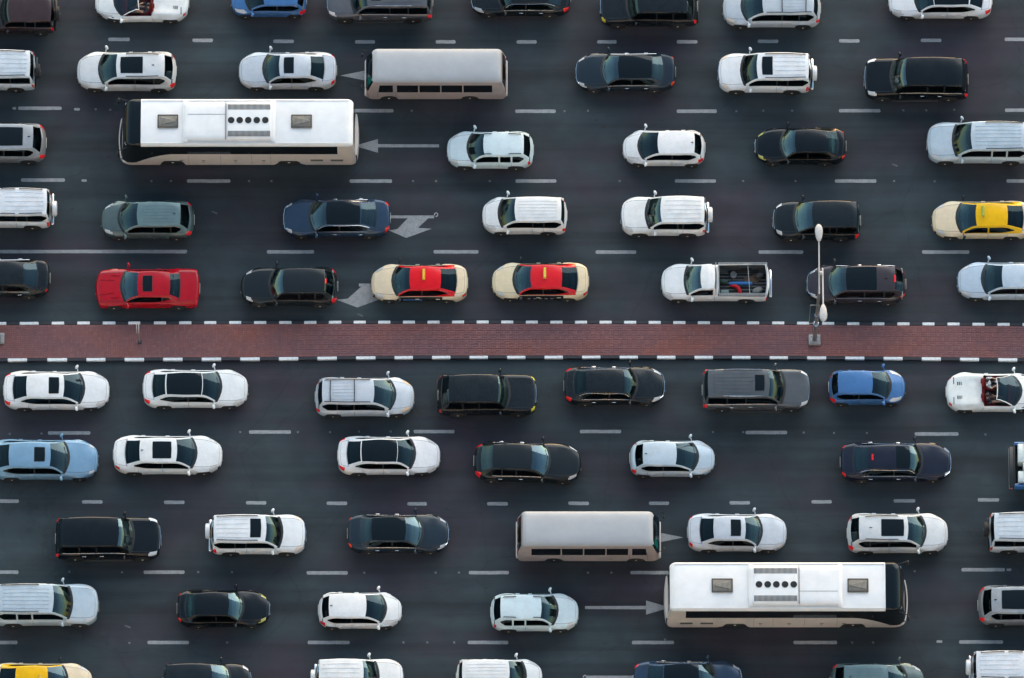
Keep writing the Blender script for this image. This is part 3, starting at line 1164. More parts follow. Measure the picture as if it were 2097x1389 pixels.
        if d.get('fin'):
            x, y, z = roof(d['fin'] * L, 0)
            mb = MB().rings([[(x + .10, -.015, z - .01), (x + .10, .015, z - .01), (x - .06, .022, z - .01), (x - .06, -.022, z - .01)], [(x - .03, -.004, z + .05), (x - .03, .004, z + .05), (x - .06, .008, z + .055), (x - .06, -.008, z + .055)]])
            parts.append(Part('aerial', mb.mesh('aerial', M['trim']), '', ri))
        if d.get('brake'):
            f0, v = d['brake']
            parts.append(Part('brake_light', patch(f0 * L, f0 * L + .09, -v, v, .02, 2, 6).mesh('brake_light', M['tail']), 'taillight', ri))
        if d.get('spoiler'):
            x, y, z = roof(s_rt, 0)
            mb = MB()
            rows = []
            for o, dz in ((0, .0), (-.14, .0), (-.2, -.03), (-.2, -.06), (-.02, -.03)):
                rows.append([(roof(s_rt, v)[0] + o, roof(s_rt, v)[1], roof(s_rt, v)[2] + dz + .012) for v in lin(-.85, .85, 6)])
            mb.grid(rows)
            parts.append(Part('spoiler', mb.mesh('spoiler', M['paint']), 'roofcol', ri))
        if d.get('taxi'):
            f0 = d['taxi']
            x, y, z = roof(f0 * L, 0)
            yy = d.get('taxi_y', -.16)
            mb = MB()
            mb.rings([[(x - .075, yy - .28, z - .02), (x + .075, yy - .28, z - .02), (x + .075, yy + .28, z - .02), (x - .075, yy + .28, z - .02)],
                      [(x - .072, yy - .29, z + .05), (x + .072, yy - .29, z + .05), (x + .072, yy + .29, z + .05), (x - .072, yy + .29, z + .05)],
                      [(x - .035, yy - .25, z + .17), (x + .035, yy - .25, z + .17), (x + .035, yy + .25, z + .17), (x - .035, yy + .25, z + .17)]])
            pi = len(parts)
            parts.append(Part('roof_sign', mb.mesh('roof_sign', M['lamp'], smooth=False), 'signcol'))
            for sg in (1, -1):
                parts.append(Part('sign_lettering', text_mesh('TAXI', .155, M['trim'], Matrix.Translation((x + sg * .064, yy, z + .06)) @ Matrix.Rotation(sg * PI / 2, 4, 'Z') @ Matrix.Rotation(math.radians(62), 4, 'X')), '', pi))
    else:
        # open car: a painted screen frame
        fp = [roof(s_wb + .02, -.97)] + [roof(s, -.97) for s in us_f[1:]] + [roof(s_wt, v) for v in (-.7, -.35, 0, .35, .7)] + [roof(s, .97) for s in reversed(us_f[1:])] + [roof(s_wb + .02, .97)]
        parts.append(Part('screen_frame', MB().tube(fp, .026, 8).mesh('screen_frame', M['paint']), 'paint'))
    # ---------- mirrors
    sm_ = s_wb + .30 + (.1 if kind in ('suv', 'van') else 0)
    for side in (1, -1):
        y, z = P(sm_), zt(sm_) + .03
        mb = MB().ball((0, 0, 0), (.075, .125, .085), 10, 7)
        rot = Matrix.Rotation(side * math.radians(-28), 4, 'Z')
        mb.v = [tuple(rot @ Vector(p)) for p in mb.v]
        mb.v = [(p[0] + L / 2 - sm_ - .02, p[1] + side * (y + .16), p[2] + z + .02) for p in mb.v]
        mb.tube([(L / 2 - sm_ + .03, side * (y - .05), z - .03), (L / 2 - sm_, side * (y + .08), z)], .028, 6)
        parts.append(Part('wing_mirror', mb.mesh('wing_mirror', M['paint']), d.get('mircol', 'paint')))
    # ---------- wipers, plates, grille, badge
    mb = MB()
    for v0, v1 in ((-.62, -.02), (.05, .66)):
        p = [Vector(roof(s_wb + .03 + q, v, .012)) for q, v in ((.0, v0), (.06, (v0 + v1) / 2), (.05, v1))]
        mb.tube(p, .010, 4)
    parts.append(Part('wiper', mb.mesh('wiper', M['trim'])))
    gz = hn - .20
    gw = nw * hw * .72
    mb = MB()
    for k in range(4):
        z = gz - .035 * k
        mb.tube([(L / 2 - bow(0, y) + .008, y, z) for y in lin(-gw, gw, 6)], .013, 5)
    parts.append(Part('grille', mb.mesh('grille', M['chrome'] if d.get('grille') else M['trim'], smooth=False)))
    if d.get('grille'):
        # bright arc above the grille, following the nose
        pts = []
        for v in lin(-1, 1, 10):
            yy = v * hw * d['grille']
            s = 0.0
            while P(s) * .95 < abs(yy) and s < nr:
                s += .01
            s = max(s, .03)
            pts.append((L / 2 - s - bow(s, yy) + .010, yy, zt(s) - .002 - .02 * abs(v)))
        parts.append(Part('grille_surround', MB().tube(pts, .026, 6).mesh('grille_surround', M['chrome'])))
    for xx, z, sg in ((L / 2 + .006, .42, 1), (-L / 2 - .006, .62 if d['deck'] else .70, -1)):
        parts.append(Part('number_plate', MB().box(xx - .008, xx + .008, -.26, .26, z - .06, z + .06, .004).mesh('number_plate', M['plate'])))
    if d.get('bumpbar'):
        mb = MB().box(-L / 2 - .10, -L / 2 + .04, -hw * .86, hw * .86, .48, .62, .04)
        parts.append(Part('bumper_step', mb.mesh('bumper_step', M['chrome'] if d['bumpbar'] > 1 else M['trim'])))
    if d.get('side_step'):
        for side in (1, -1):
            mb = MB().box(L / 2 - s_r + Ra + .05, L / 2 - s_f - Ra - .05, side * (hw - .02) - .09, side * (hw - .02) + .09, .34, .39, .02)
            parts.append(Part('side_step', mb.mesh('side_step', M['trim'])))
    # ---------- spare wheel
    if d.get('spare'):
        sy = d.get('spare_y', 0.10)
        Rs = .37
        zc = .98
        x0 = -L / 2 - .02
        t = MB().lathe([(0, .05), (0, Rs * .8), (-.04, Rs * .97), (-.19, Rs), (-.23, Rs * .92), (-.24, Rs * .7)], 26, 'x', (x0, sy, zc))
        pi = len(parts)
        parts.append(Part('spare_wheel', t.mesh('spare_wheel', M['rubber'])))
        c = MB().lathe([(-.02, Rs + .012), (-.20, Rs + .014), (-.235, Rs * .96), (-.25, Rs * .8), (-.25, .01)], 26, 'x', (x0, sy, zc))
        if d['spare'] > 1:
            c = MB().lathe([(-.20, Rs * .60), (-.235, Rs * .62), (-.235, Rs * .10), (-.25, .01)], 20, 'x', (x0, sy, zc))
        parts.append(Part('spare_cover', c.mesh('spare_cover', M['paint'] if d['spare'] == 1 else M['alloy']), 'paint', pi))
    # ---------- inside
    fl = .38 if R < .35 else .48
    xw = L / 2 - s_wb
    mb = MB()
    mb.box(L / 2 - s_rb + .15, xw - .02, -hw * .84, hw * .84, fl - .06, fl)
    dash_z = hc - .07
    rows = []
    for x, z in ((xw - .10, dash_z - .02), (xw - .30, dash_z), (xw - .52, dash_z - .03), (xw - .60, dash_z - .12), (xw - .58, fl + .1)):
        rows.append([(x, y, z) for y in lin(-hw * .80, hw * .80, 6)])
    mb.grid(rows)
    for sg in (1, -1):
        mb.box(L / 2 - s_rb + .2, xw - .1, sg * hw * .80 - .03, sg * hw * .80 + .03, fl, zt((s_wb + s_rb) / 2) - .12)
    if not bed and not is_open:
        mb.box(L / 2 - s_rb + .02, L / 2 - s_rb + .35, -hw * .78, hw * .78, fl, hd - .06, .03)
    parts.append(Part('interior', mb.mesh('interior', M['cabin'], smooth=False), 'intcol'))
    cab = s_rt - s_wt
    sx = d.get('seat', s_wt + (.30 if not bed else .22) * cab + .12)
    seat = MB().box(-.26, .26, -.25, .25, .0, .16, .06).rings(
        [[(-.20, -.24, .1), (-.30, -.24, .1), (-.30, .24, .1), (-.20, .24, .1)], [(-.27, -.25, .4), (-.37, -.24, .4), (-.37, .24, .4), (-.27, .25, .4)],
         [(-.36, -.20, .66), (-.44, -.19, .66), (-.44, .19, .66), (-.36, .20, .66)]])
    seat.box(-.48, -.38, -.13, .13, .69, .86, .04)
    seat_me = seat.mesh('seat', M['cabin'])
    for sg in (1, -1):
        parts.append(Part('seat', seat_me, 'seatcol', None, (L / 2 - sx, sg * hw * .40, fl)))
    if not (bed or is_open):
        rs = min(s_rt - .15, s_rb - .75)
        rb_ = MB().box(-.25, .25, -hw * .68, hw * .68, 0, .18, .06).rings(
            [[(-.18, -hw * .68, .1), (-.30, -hw * .68, .1), (-.30, hw * .68, .1), (-.18, hw * .68, .1)], [(-.34, -hw * .62, .60), (-.44, -hw * .62, .60), (-.44, hw * .62, .60), (-.34, hw * .62, .60)]])
        for yy in (-.4, .4):
            rb_.box(-.46, -.38, yy * hw * 1.0 - .12, yy * hw * 1.0 + .12, .62, .76, .03)
        parts.append(Part('rear_seat', rb_.mesh('rear_seat', M['cabin']), 'seatcol', None, (L / 2 - rs, 0, fl)))
    c = Vector((xw - .66, hw * .40, dash_z - .02))
    rg = []
    for k in range(17):
        a = 2 * PI * k / 16
        rg.append(c + Vector((.10 * math.sin(a) * .6, .18 * math.cos(a), .16 * math.sin(a))))
    parts.append(Part('steering_wheel', MB().tube(rg, .016, 6, False).mesh('steering_wheel', M['trim'])))
    # paper or phone on the dashboard, seen through the screen
    if d.get('deckbits'):
        mb = MB()
        for (o, y, w_, h_) in d['deckbits']:
            mb.box(xw - o - h_, xw - o, y - w_, y + w_, dash_z + .005, dash_z + .012)
        parts.append(Part('dashboard_papers', mb.mesh('dashboard_papers', M['plate'], smooth=False)))
    # ---------- pickup bed
    if bed:
        x1, x0 = L / 2 - bed[0] * L, L / 2 - bed[1] * L
        yi = hw * .86
        mb = MB()
        mb.grid([[(x0, -yi, fl + .12), (x1, -yi, fl + .12)], [(x0, yi, fl + .12), (x1, yi, fl + .12)]])
        for sg in (1, -1):
            mb.grid([[(x0, sg * yi, fl + .12), (x1, sg * yi, fl + .12)], [(x0, sg * yi, hd - .02), (x1, sg * yi, hd - .02)]])
        for x in (x0 + .004, x1 - .004):
            mb.grid([[(x, -yi, fl + .12), (x, yi, fl + .12)], [(x, -yi, hd - .02), (x, yi, hd - .02)]])
        for k in range(9):
            y = -yi + 2 * yi * (k + .5) / 9
            mb.box(x0 + .02, x1 - .02, y - .035, y + .035, fl + .12, fl + .145)
        parts.append(Part('bed_liner', mb.mesh('bed_liner', M['liner'], smooth=False)))
    if kind == 'sedan' and d.get('coupe'):
        for sg in (1, -1):
            for s0, s1, v0, v1 in ((.16, .95, .40, .34), (.75, 1.25, .62, .58)):
                pts = [(L / 2 - s - bow(s, sg * v * hw), sg * v * hw, zt(s) + .004) for s, v in zip(lin(s0, s1, 5), lin(v0, v1, 5))]
                parts.append(Part('hood_ridge', MB().tube(pts, [.006, .016, .018, .018, .016, .006], 6).mesh('hood_ridge', M['paint']), 'paint'))
    # ---------- open car trim
    if is_open:
        x1 = L / 2 - s_rb
        for sg in (1, -1):
            mb = MB()
            for k in range(3):
                xx = -L / 2 + .58 + .10 * k
                mb.box(xx - .028, xx + .028, sg * .36 - .085, sg * .36 + .085, hd - .04, zt(L - .6) + .012)
            parts.append(Part('engine_vent', mb.mesh('engine_vent', M['grille'], smooth=False)))
            mb = MB().box(-L / 2 + .36, -L / 2 + .40, sg * .52 - .18, sg * .52 + .18, hd - .1, zt(L - .4) + .0)
            parts.append(Part('lid_gap', mb.mesh('lid_gap', M['grille'], smooth=False)))
        mb = MB().box(x1 - .02, x1 + .16, -hw * .74, hw * .74, fl, hd - .06, .04)
        parts.append(Part('rear_bulkhead', mb.mesh('rear_bulkhead', M['cabin']), 'seatcol'))
    return parts, d


def text_mesh(txt, size, mat, mtx, name='sign_lettering', ext=.004, align='CENTER'):
    cu = bpy.data.curves.new(name, 'FONT')
    cu.body = txt
    cu.size = size
    cu.extrude = ext
    cu.align_x = align
    o = bpy.data.objects.new(name, cu)
    COL.objects.link(o)
    dg = bpy.context.evaluated_depsgraph_get()
    me = bpy.data.meshes.new_from_object(o.evaluated_get(dg))
    bpy.data.objects.remove(o)
    bpy.data.curves.remove(cu)
    me.transform(mtx)
    me.materials.clear()
    me.materials.append(mat)
    me.name = name
    return me


GLASS = {'wglass': (.45, .68, .66, 1.75), 'rglass': (.12, .22, .27, 1.42), 'sglass': (.10, .12, .13, 1.35)}
_cache = {}
WHITE, SILVER, BLACK = (.78, .79, .80, 0), (.58, .62, .66, .25), (.010, .013, .016, 0)


def spawn(key, xr, ybot, heading, label, over=None, yaw=0.0, name='car', cat='car'):
    """put a car of kind `key` where the photograph has it; heading 1 = towards the right"""
    sp = SPECS[key]
    if key not in _cache:
        _cache[key] = car_parts(sp)
    parts, d = _cache[key]
    o = dict(d)
    o.update(over or {})
    pos = at((xr[0] + xr[1]) / 2, ybot, 0.06)
    y = pos.y + d['W'] / 2 * .955
    root = thing(name, label, cat, (pos.x + d.get('xoff', 0) * heading, y, 0.004), (0 if heading > 0 else PI) + math.radians(yaw), 'vehicles queuing in the traffic lanes')
    paint = o.get('paint', WHITE)
    o['paint'] = paint
    cols = {'paint': paint, 'roofcol': o.get('roofcol', paint), 'headlight': o.get('hlcol', (.62, .64, .66)), 'taillight': o.get('tlcol', (.68, .010, .014)),
            'wglass': o.get('wglass', GLASS['wglass']), 'rglass': o.get('rglass', GLASS['rglass']), 'sglass': o.get('sglass', GLASS['sglass']),
            'intcol': o.get('intcol', (.13, .15, .15) if o.get('wglass', (0, 0, 0))[1] < .5 else (.30, .34, .33)), 'seatcol': o.get('seatcol', (.07, .07, .072)), 'signcol': o.get('signcol', (.85, .62, .05)), 'trim': BLACK, 'dark': (.02, .021, .022, 0)}
    made = []
    if max(paint[:3]) < .13 and 'rglass' not in o:
        cols['rglass'] = (.16, .30, .34, 1.75)
    for p in parts:
        c = cols.get(p.color, p.color if isinstance(p.color, tuple) else None)
        if p.color in GLASS and len(c) == 3:
            c = (*c, GLASS[p.color][3])
        par = root if p.parent is None else made[p.parent]
        ob = link(p.name, p.mesh, par, p.loc, c)
        if getattr(p, 'flip', False):
            ob.rotation_euler = (0, 0, PI)
        made.append(ob)
    return root, made, o


def S(type_, px, **kw):
    kw['type'] = type_
    kw['L'] = px / SC
    return kw


RAILS = lambda a, b, **k: dict(segs=[(a, b)], **k)
SPECS = {
    'jeep': S('suv', 166, fw=.32, ft=.43, rt=.965, rb=.985, W=1.86, H=1.83, boxy=1, spare=2, rw=.80, fo=.75, ro=.72, bumpbar=1, nw=.8, tw=.92, pe=3, spare_y=0.05, tl=(.0, .10)),
    'roadster': S('sedan', 193, fw=.215, ft=.46, rt=.47, rb=.625, W=1.93, H=1.20, hn=.58, hc=.84, hd=.86, open=1, nr=1.4, nw=.30, tr=.75, tw=.58, kf=.62, rw=.60, fo=.95, ro=.92, z0=.16, R=.34, waist=1.6, hl=(.20, .75), hlc=(5, 8), tl=(.05, .20), tlc=(5, 7), seat=2.50, bowr=.26),
    'blue_hatch': S('hatch', 156, fw=.205, ft=.43, rt=.885, rb=.965, W=1.66, H=1.52, hn=.80, hc=1.04, rw=.70, nr=.6, tl=(.0, .30), tlc=(5, 9), fo=.72, ro=.60),
    'grey_suv': S('suv', 219, fw=.242, ft=.375, rt=.95, rb=.983, W=1.97, H=1.90, boxy=1, rail=RAILS(.44, .80, chrome=1, v=.94), sunroof=(.425, .51, .55), ribs=(.53, .90, 6), chrome=1, grille=.62, sill='dark', side_step=1, nr=.7, nw=.62, tl=(.0, .2), hl=(.08, .42)),
    'black_sedan_a': S('sedan', 206, fw=.284, ft=.40, rt=.778, rb=.90, chrome=2, grille=.72, tw=.72, W=1.86),
    'black_suv_a': S('suv', 201, fw=.285, ft=.385, rt=.89, rb=.96, boxy=1, W=1.95, H=1.85, grille=.5, bumpbar=1, nw=.74, tl=(.0, .12), hl=(.02, .20), hlc=(4, 8)),
    'silver_wagon': S('cross', 202, fw=.20, ft=.40, rt=.925, rb=.972, W=1.87, H=1.72, rail=RAILS(.44, .90, v=.92), cross=(.60, .845), ribs=(.58, .86, 6), kf=.42, nr=.95, nw=.5, tl=(.0, .16), hl=(.12, .5)),
    'pano_sedan_a': S('sedan', 214, fw=.262, ft=.423, rt=.78, rb=.905, pano=(.43, .772, .93), W=1.86, nr=1.0, hl=(.18, .72)),
    'box_suv': S('suv', 196, fw=.27, ft=.36, rt=.955, rb=.985, boxy=1, W=1.88, H=1.90, spare=2, ribs=(.42, .92, 5), bumpbar=1, rw=.76, nw=.78, tw=.92, pe=3, rail=RAILS(.42, .9), tl=(.0, .1)),
    'crossover_a': S('cross', 205, fw=.235, ft=.40, rt=.885, rb=.968, W=1.91, H=1.66, sunroof=(.445, .665, .64), rail=RAILS(.50, .82, v=.93), fin=.77, nr=1.0, nw=.5, tl=(.0, .22), tlc=(5, 9), hl=(.2, .55)),
    'silver_sedan': S('sedan', 202, fw=.262, ft=.415, rt=.735, rb=.872, sunroof=(.465, .562, .68), W=1.82, tl=(.03, .2)),
    'dark_sedan_b': S('sedan', 206, fw=.268, ft=.42, rt=.765, rb=.875, pano=(.425, .76, .97), chrome=1, grille=.66, W=1.88, tl=(.0, .16), hl=(.1, .45)),
    'prado': S('suv', 193, fw=.258, ft=.41, rt=.965, rb=.985, W=1.90, H=1.86, spare=1, sunroof=(.468, .575, .66), ribs=(.60, .93, 5), rail=RAILS(.5, .93), nw=.62, nr=.7, grille=.5, bumpbar=2, tl=(.0, .22), tlc=(6, 9), hl=(.1, .5)),
    'black_suv_b': S('suv', 214, fw=.262, ft=.39, rt=.935, rb=.975, W=2.00, H=1.93, boxy=1, chrome=1, grille=.6, rw=.74, side_step=1, tl=(.0, .12), nw=.72),
    'grey_estate': S('cross', 200, fw=.23, ft=.38, rt=.87, rb=.955, W=1.92, H=1.72, sunroof=(.44, .765, .72), chrome=0, tl=(.0, .2), fin=.83),
    'duster': S('cross', 178, fw=.25, ft=.42, rt=.885, rb=.965, W=1.80, H=1.66, rail=dict(segs=[(.42, .50), (.72, .85)], v=.88), nr=.9, nw=.5, tw=.66, tr=.6, tl=(.08, .22), tlc=(6, 9), bpil=0, hl=(.2, .5)),
    'white_hatch': S('hatch', 169, fw=.20, ft=.42, rt=.868, rb=.958, W=1.74, H=1.52, nr=.95, nw=.40, kf=.40, tl=(.04, .30), tlc=(6, 9), fin=.84, hl=(.22, .7), tw=.58, tr=.6),
    'black_sedan_c': S('sedan', 188, fw=.295, ft=.437, rt=.78, rb=.908, W=1.80, nr=1.0, nw=.40, grille=.40, hl=(.15, .45), hlc=(4, 7), tl=(.0, .12)),
    'big_suv': S('suv', 213, fw=.257, ft=.415, rt=.945, rb=.98, W=2.00, H=1.92, rail=RAILS(.56, .92, v=.93), ribs=(.46, .90, 6), nr=.7, nw=.62, sill='dark', bpil=0, tl=(.0, .12), rw=.74),
    'white_suv_d1': S('suv', 190, fw=.26, ft=.41, rt=.955, rb=.98, W=1.90, H=1.86, spare=1, rail=dict(segs=[(.45, .60), (.66, .90)], v=.92), ribs=(.5, .92, 5), bumpbar=2, tl=(.0, .12), tlc=(5, 9)),
    'grey_cross': S('cross', 191, fw=.20, ft=.39, rt=.855, rb=.95, W=1.84, H=1.68, ribs=(.45, .80, 6), nr=.95, nw=.5, kf=.42, tl=(.06, .28), tlc=(5, 8), fin=.79, hl=(.15, .5)),
    'blue_black_sedan': S('sedan', 220, fw=.255, ft=.395, rt=.727, rb=.87, W=1.88, chrome=2, grille=.7, pano=(.40, .72, .96), tl=(.0, .2), tlc=(4, 8), hl=(.1, .4)),
    'minivan': S('van', 174, fw=.205, ft=.38, rt=.93, rb=.97, W=1.78, H=1.75, ribs=(.42, .88, 6), nr=.85, nw=.42, tl=(.0, .12), hl=(.15, .6)),
    'pajero': S('suv', 177, fw=.30, ft=.455, rt=.965, rb=.985, W=1.88, H=1.88, spare=1, ribs=(.5, .93, 5), nr=.7, nw=.55, grille=.45, bumpbar=2, spare_y=0.0, tl=(.0, .14)),
    'black_suv_d': S('suv', 180, fw=.25, ft=.44, rt=.95, rb=.98, W=1.86, H=1.78, nr=.75, nw=.52, grille=.55, tl=(.0, .2), tlc=(5, 9), hl=(.1, .4)),
    'taxi_y': S('sedan', 205, fw=.252, ft=.43, rt=.745, rb=.91, W=1.84, nr=1.0, nw=.45, taxi=.505, bpil=0, mircol='trim', hl=(.2, .6), tl=(.0, .2), deckbits=[(.12, .35, .12, .16)]),
    'taxi_r': S('sedan', 198, fw=.232, ft=.398, rt=.718, rb=.884, W=1.83, nr=.95, nw=.45, taxi=.545, bpil=1, doorcol='dark', mircol='trim', hl=(.2, .55), tl=(.02, .22), tlc=(6, 8), deckbits=[(.14, .30, .10, .18), (.3, -.1, .03, .05)]),
    'black_sedan_e': S('sedan', 210, fw=.27, ft=.41, rt=.745, rb=.88, W=1.88, chrome=1, tl=(.04, .16), tlc=(6, 8)),
    'muscle': S('sedan', 213, fw=.255, ft=.405, rt=.716, rb=.812, W=1.92, H=1.42, hn=.80, hc=1.0, hd=1.03, nw=.86, nr=.35, pe=2.6, tw=.88, tr=.35, coupe=1, sunroof=(.457, .547, .62), rw=.66, kf=.34, kr=.13, tl=(.0, .10), tlc=(4, 8), hl=(.0, .06), hlc=(4, 7), R=.35, bpil=1),
    'black_cross_e': S('cross', 198, fw=.305, ft=.435, rt=.865, rb=.96, W=1.88, H=1.66, nr=1.0, nw=.48, brake=(.87, .20), tl=(.0, .2), tlc=(5, 9), hl=(.2, .55)),
    'pickup': S('sedan', 221, fw=.225, ft=.36, rt=.495, rb=.515, W=1.80, H=1.72, hn=.92, hc=1.12, hd=1.10, z0=.30, R=.37, rw=.70, nr=.8, nw=.5, tr=.1, tw=.94, bed=(.53, .975), fo=.85, ro=1.15, hl=(.15, .5), tl=(.0, .06), tlc=(7, 10), kf=.3, deckbits=[(.1, .3, .13, .2), (.1, -.42, .16, .2)]),
    'pano_cross': S('cross', 203, fw=.217, ft=.385, rt=.885, rb=.97, W=1.90, H=1.65, pano=(.39, .70, .92), chrome=1, grille=.66, nr=1.1, nw=.40, tr=.7, tw=.55, brake=(.875, .30), tl=(.02, .2), hl=(.14, .5), fin=.79, kf=.4),
    'silver_sedan_e': S('sedan', 204, fw=.253, ft=.44, rt=.80, rb=.92, W=1.84, nr=1.0, nw=.46, hl=(.16, .6), grille=.45),
    'white_sedan_f': S('sedan', 216, fw=.245, ft=.42, rt=.773, rb=.905, W=1.88, nr=1.05, nw=.48, sunroof=(.47, .562, .66), hl=(.16, .65), tr=.7),
    'bluelux': S('sedan', 219, fw=.28, ft=.435, rt=.82, rb=.955, W=1.96, H=1.49, sunroof=(.49, .585, .55), nr=1.0, nw=.5, hl=(.16, .4), hlc=(4, 6)),
    'white_sedan_g': S('sedan', 222, fw=.245, ft=.41, rt=.75, rb=.885, W=1.88, sunroof=(.464, .633, .68), nr=1.1, nw=.45, tr=.8, tw=.6, fin=.73, tl=(.05, .3), tlc=(6, 8), hl=(.18, .65)),
    'pano_sedan_g': S('sedan', 209, fw=.255, ft=.41, rt=.77, rb=.905, W=1.86, pano=(.415, .765, .93), nr=1.05, nw=.48, hl=(.18, .65)),
    'sport_cross': S('cross', 218, fw=.30, ft=.455, rt=.82, rb=.935, W=1.93, H=1.62, nr=1.1, nw=.45, tr=.8, tw=.6, tl=(.04, .28), tlc=(5, 9), hl=(.16, .62), hlc=(5, 8), chrome=1, kf=.36),
    'silver_hatch': S('hatch', 173, fw=.21, ft=.45, rt=.845, rb=.94, W=1.74, H=1.50, nr=.9, nw=.42, kf=.42, fin=.81, tl=(.03, .22), tlc=(6, 9), hl=(.16, .55), tw=.6, tr=.55),
    'navy_sedan': S('sedan', 226, fw=.272, ft=.372, rt=.75, rb=.885, W=1.90, chrome=2, grille=.75, pano=(.375, .50, .9), brake=(.706, .26), nr=1.0, tl=(.02, .2), hl=(.06, .3)),
}


GREYS = (.115, .125, .135, .3)
TEAL = (.50, .75, .72, 2.1)
CLEAR = (.62, .80, .80, 2.25)
DK = (.24, .36, .40, 1.6)
RED_IN = dict(intcol=(.20, .008, .014), seatcol=(.24, .010, .016))
NAVY = (.035, .065, .11, .3)
DKB = (.020, .032, .045, .2)
CREAM = (.76, .63, .44, 0)
GOLD = (.62, .45, .05)

# ---- row at the upper edge, facing left
spawn('jeep', (-52, 114), 73, -1, 'dark maroon hard top jeep with spare wheel, cut by the upper left corner', dict(paint=(.050, .030, .032, .1), wglass=(.2, .4, .5)))
conv_a = spawn('roadster', (195, 388), 48, -1, 'white open roadster with red seats, facing left at the upper edge', dict(paint=(.76, .79, .79, 0), wglass=(.35, .30, .33), **RED_IN))
spawn('blue_hatch', (474, 628), 38, -1, 'small blue hatchback cut by the upper edge of the picture', dict(paint=(.065, .175, .40, .1), wglass=DK))
spawn('grey_suv', (669, 887), 47, -1, 'grey and maroon SUV with small sunroof, cut by the upper edge', dict(paint=(.13, .135, .15, .3), doorcol=(.07, .03, .035, .2), hlcol=(.8, .7, .7)))
spawn('black_sedan_a', (965, 1168), 36, -1, 'black sedan with chrome window strip, cut by the upper edge', dict(paint=BLACK))
spawn('black_suv_a', (1228, 1428), 58, -1, 'boxy black SUV with yellow front lamps, cut by the upper edge', dict(paint=BLACK, hlcol=(.75, .55, .03)))
spawn('silver_wagon', (1480, 1680), 60, -1, 'silver wagon with black roof crossbars, cut by the upper edge', dict(paint=(.55, .60, .65, .1), hlcol=(.8, .70, .58)))
spawn('pano_sedan_a', (1819, 2031), 41, -1, 'white sedan with black glass roof, cut by the upper edge at right', dict(paint=(.74, .76, .79, 0)))
# ---- second row, facing left
spawn('box_suv', (-122, 74), 189, -1, 'white boxy SUV with spare wheel, entering at the left edge above the long coach', dict(paint=(.60, .66, .72, 0), tlcol=(.55, .05, .02)))
spawn('crossover_a', (157, 363), 190, -1, 'silver white crossover with large sunroof, above the long coach, facing left', dict(paint=(.66, .69, .71, .05)))
spawn('silver_sedan', (488, 691), 186, -1, 'silver sedan with small sunroof, waiting behind the crossover above the coach', dict(paint=(.58, .63, .69, .1)))
spawn('dark_sedan_b', (1178, 1384), 190, -1, 'blue black sedan with orange red tail lamps, behind the upper minibus', dict(paint=DKB, wglass=CLEAR, tlcol=(.75, .05, .01)))
spawn('prado', (1469, 1662), 194, -1, 'white SUV with covered spare wheel and small sunroof, in the upper half', dict(paint=(.74, .77, .80, 0), hlcol=(.78, .68, .58)))
spawn('black_suv_b', (1768, 1983), 208, -1, 'large black SUV with pale windscreen, second row, near the right edge', dict(paint=(.004, .006, .008, 0), wglass=CLEAR))
# ---- third row
spawn('grey_estate', (-104, 96), 337, -1, 'grey estate car with long dark sunroof, left edge in front of the coach', dict(paint=(.24, .245, .255, .2), roofcol=(.33, .36, .39, .1)))
spawn('duster', (915, 1093), 349, -1, 'pale blue white crossover with black roof rail ends, facing left behind the upper coach', dict(paint=(.62, .74, .78, 0)))
spawn('white_hatch', (1275, 1444), 343, -1, 'small white hatchback facing left, upper half', dict(paint=(.78, .79, .80, 0), wglass=DK))
spawn('black_sedan_c', (1544, 1733), 340, -1, 'black sedan with yellow headlamps facing left, upper half', dict(paint=(.004, .006, .008, 0), hlcol=(.62, .60, .16), wglass=CLEAR, rglass=(.5, .7, .68)))
spawn('big_suv', (1897, 2110), 339, -1, 'long silver blue SUV with black roof rails, cut by the right edge', dict(paint=(.50, .59, .66, .1)))
# ---- fourth row
spawn('white_suv_d1', (-84, 109), 471, -1, 'white SUV with spare wheel, left edge, beside the grey green crossover', dict(paint=(.68, .72, .77, 0), tlcol=(.62, .03, .01)))
spawn('grey_cross', (207, 399), 493, -1, 'grey green crossover with red corner lamps, above the red coupe', dict(paint=(.105, .145, .145, .3), roofcol=(.16, .24, .25, .2)))
spawn('blue_black_sedan', (580, 800), 489, -1, 'dark blue sedan standing on the upper turn arrow, facing left', dict(paint=NAVY, wglass=TEAL))
spawn('minivan', (987, 1162), 483, -1, 'white minivan with ribbed roof, facing left above the red roofed taxi', dict(paint=(.78, .79, .79, 0)))
spawn('pajero', (1271, 1448), 487, -1, 'white SUV with spare wheel, facing left above the white pickup', dict(paint=(.78, .79, .79, 0), wglass=TEAL))
spawn('black_suv_d', (1582, 1762), 495, -1, 'black SUV under the upper head of the street lamp', dict(paint=(.010, .014, .017, 0), wglass=CLEAR))
spawn('taxi_y', (1908, 2113), 492, -1, 'cream taxi with yellow roof, cut by the right edge', dict(paint=CREAM, roofcol=(.82, .46, .0, 0), wglass=(.25, .5, .55, 1.9), signcol=(.35, .5, .1)), cat='taxi', name='taxi')
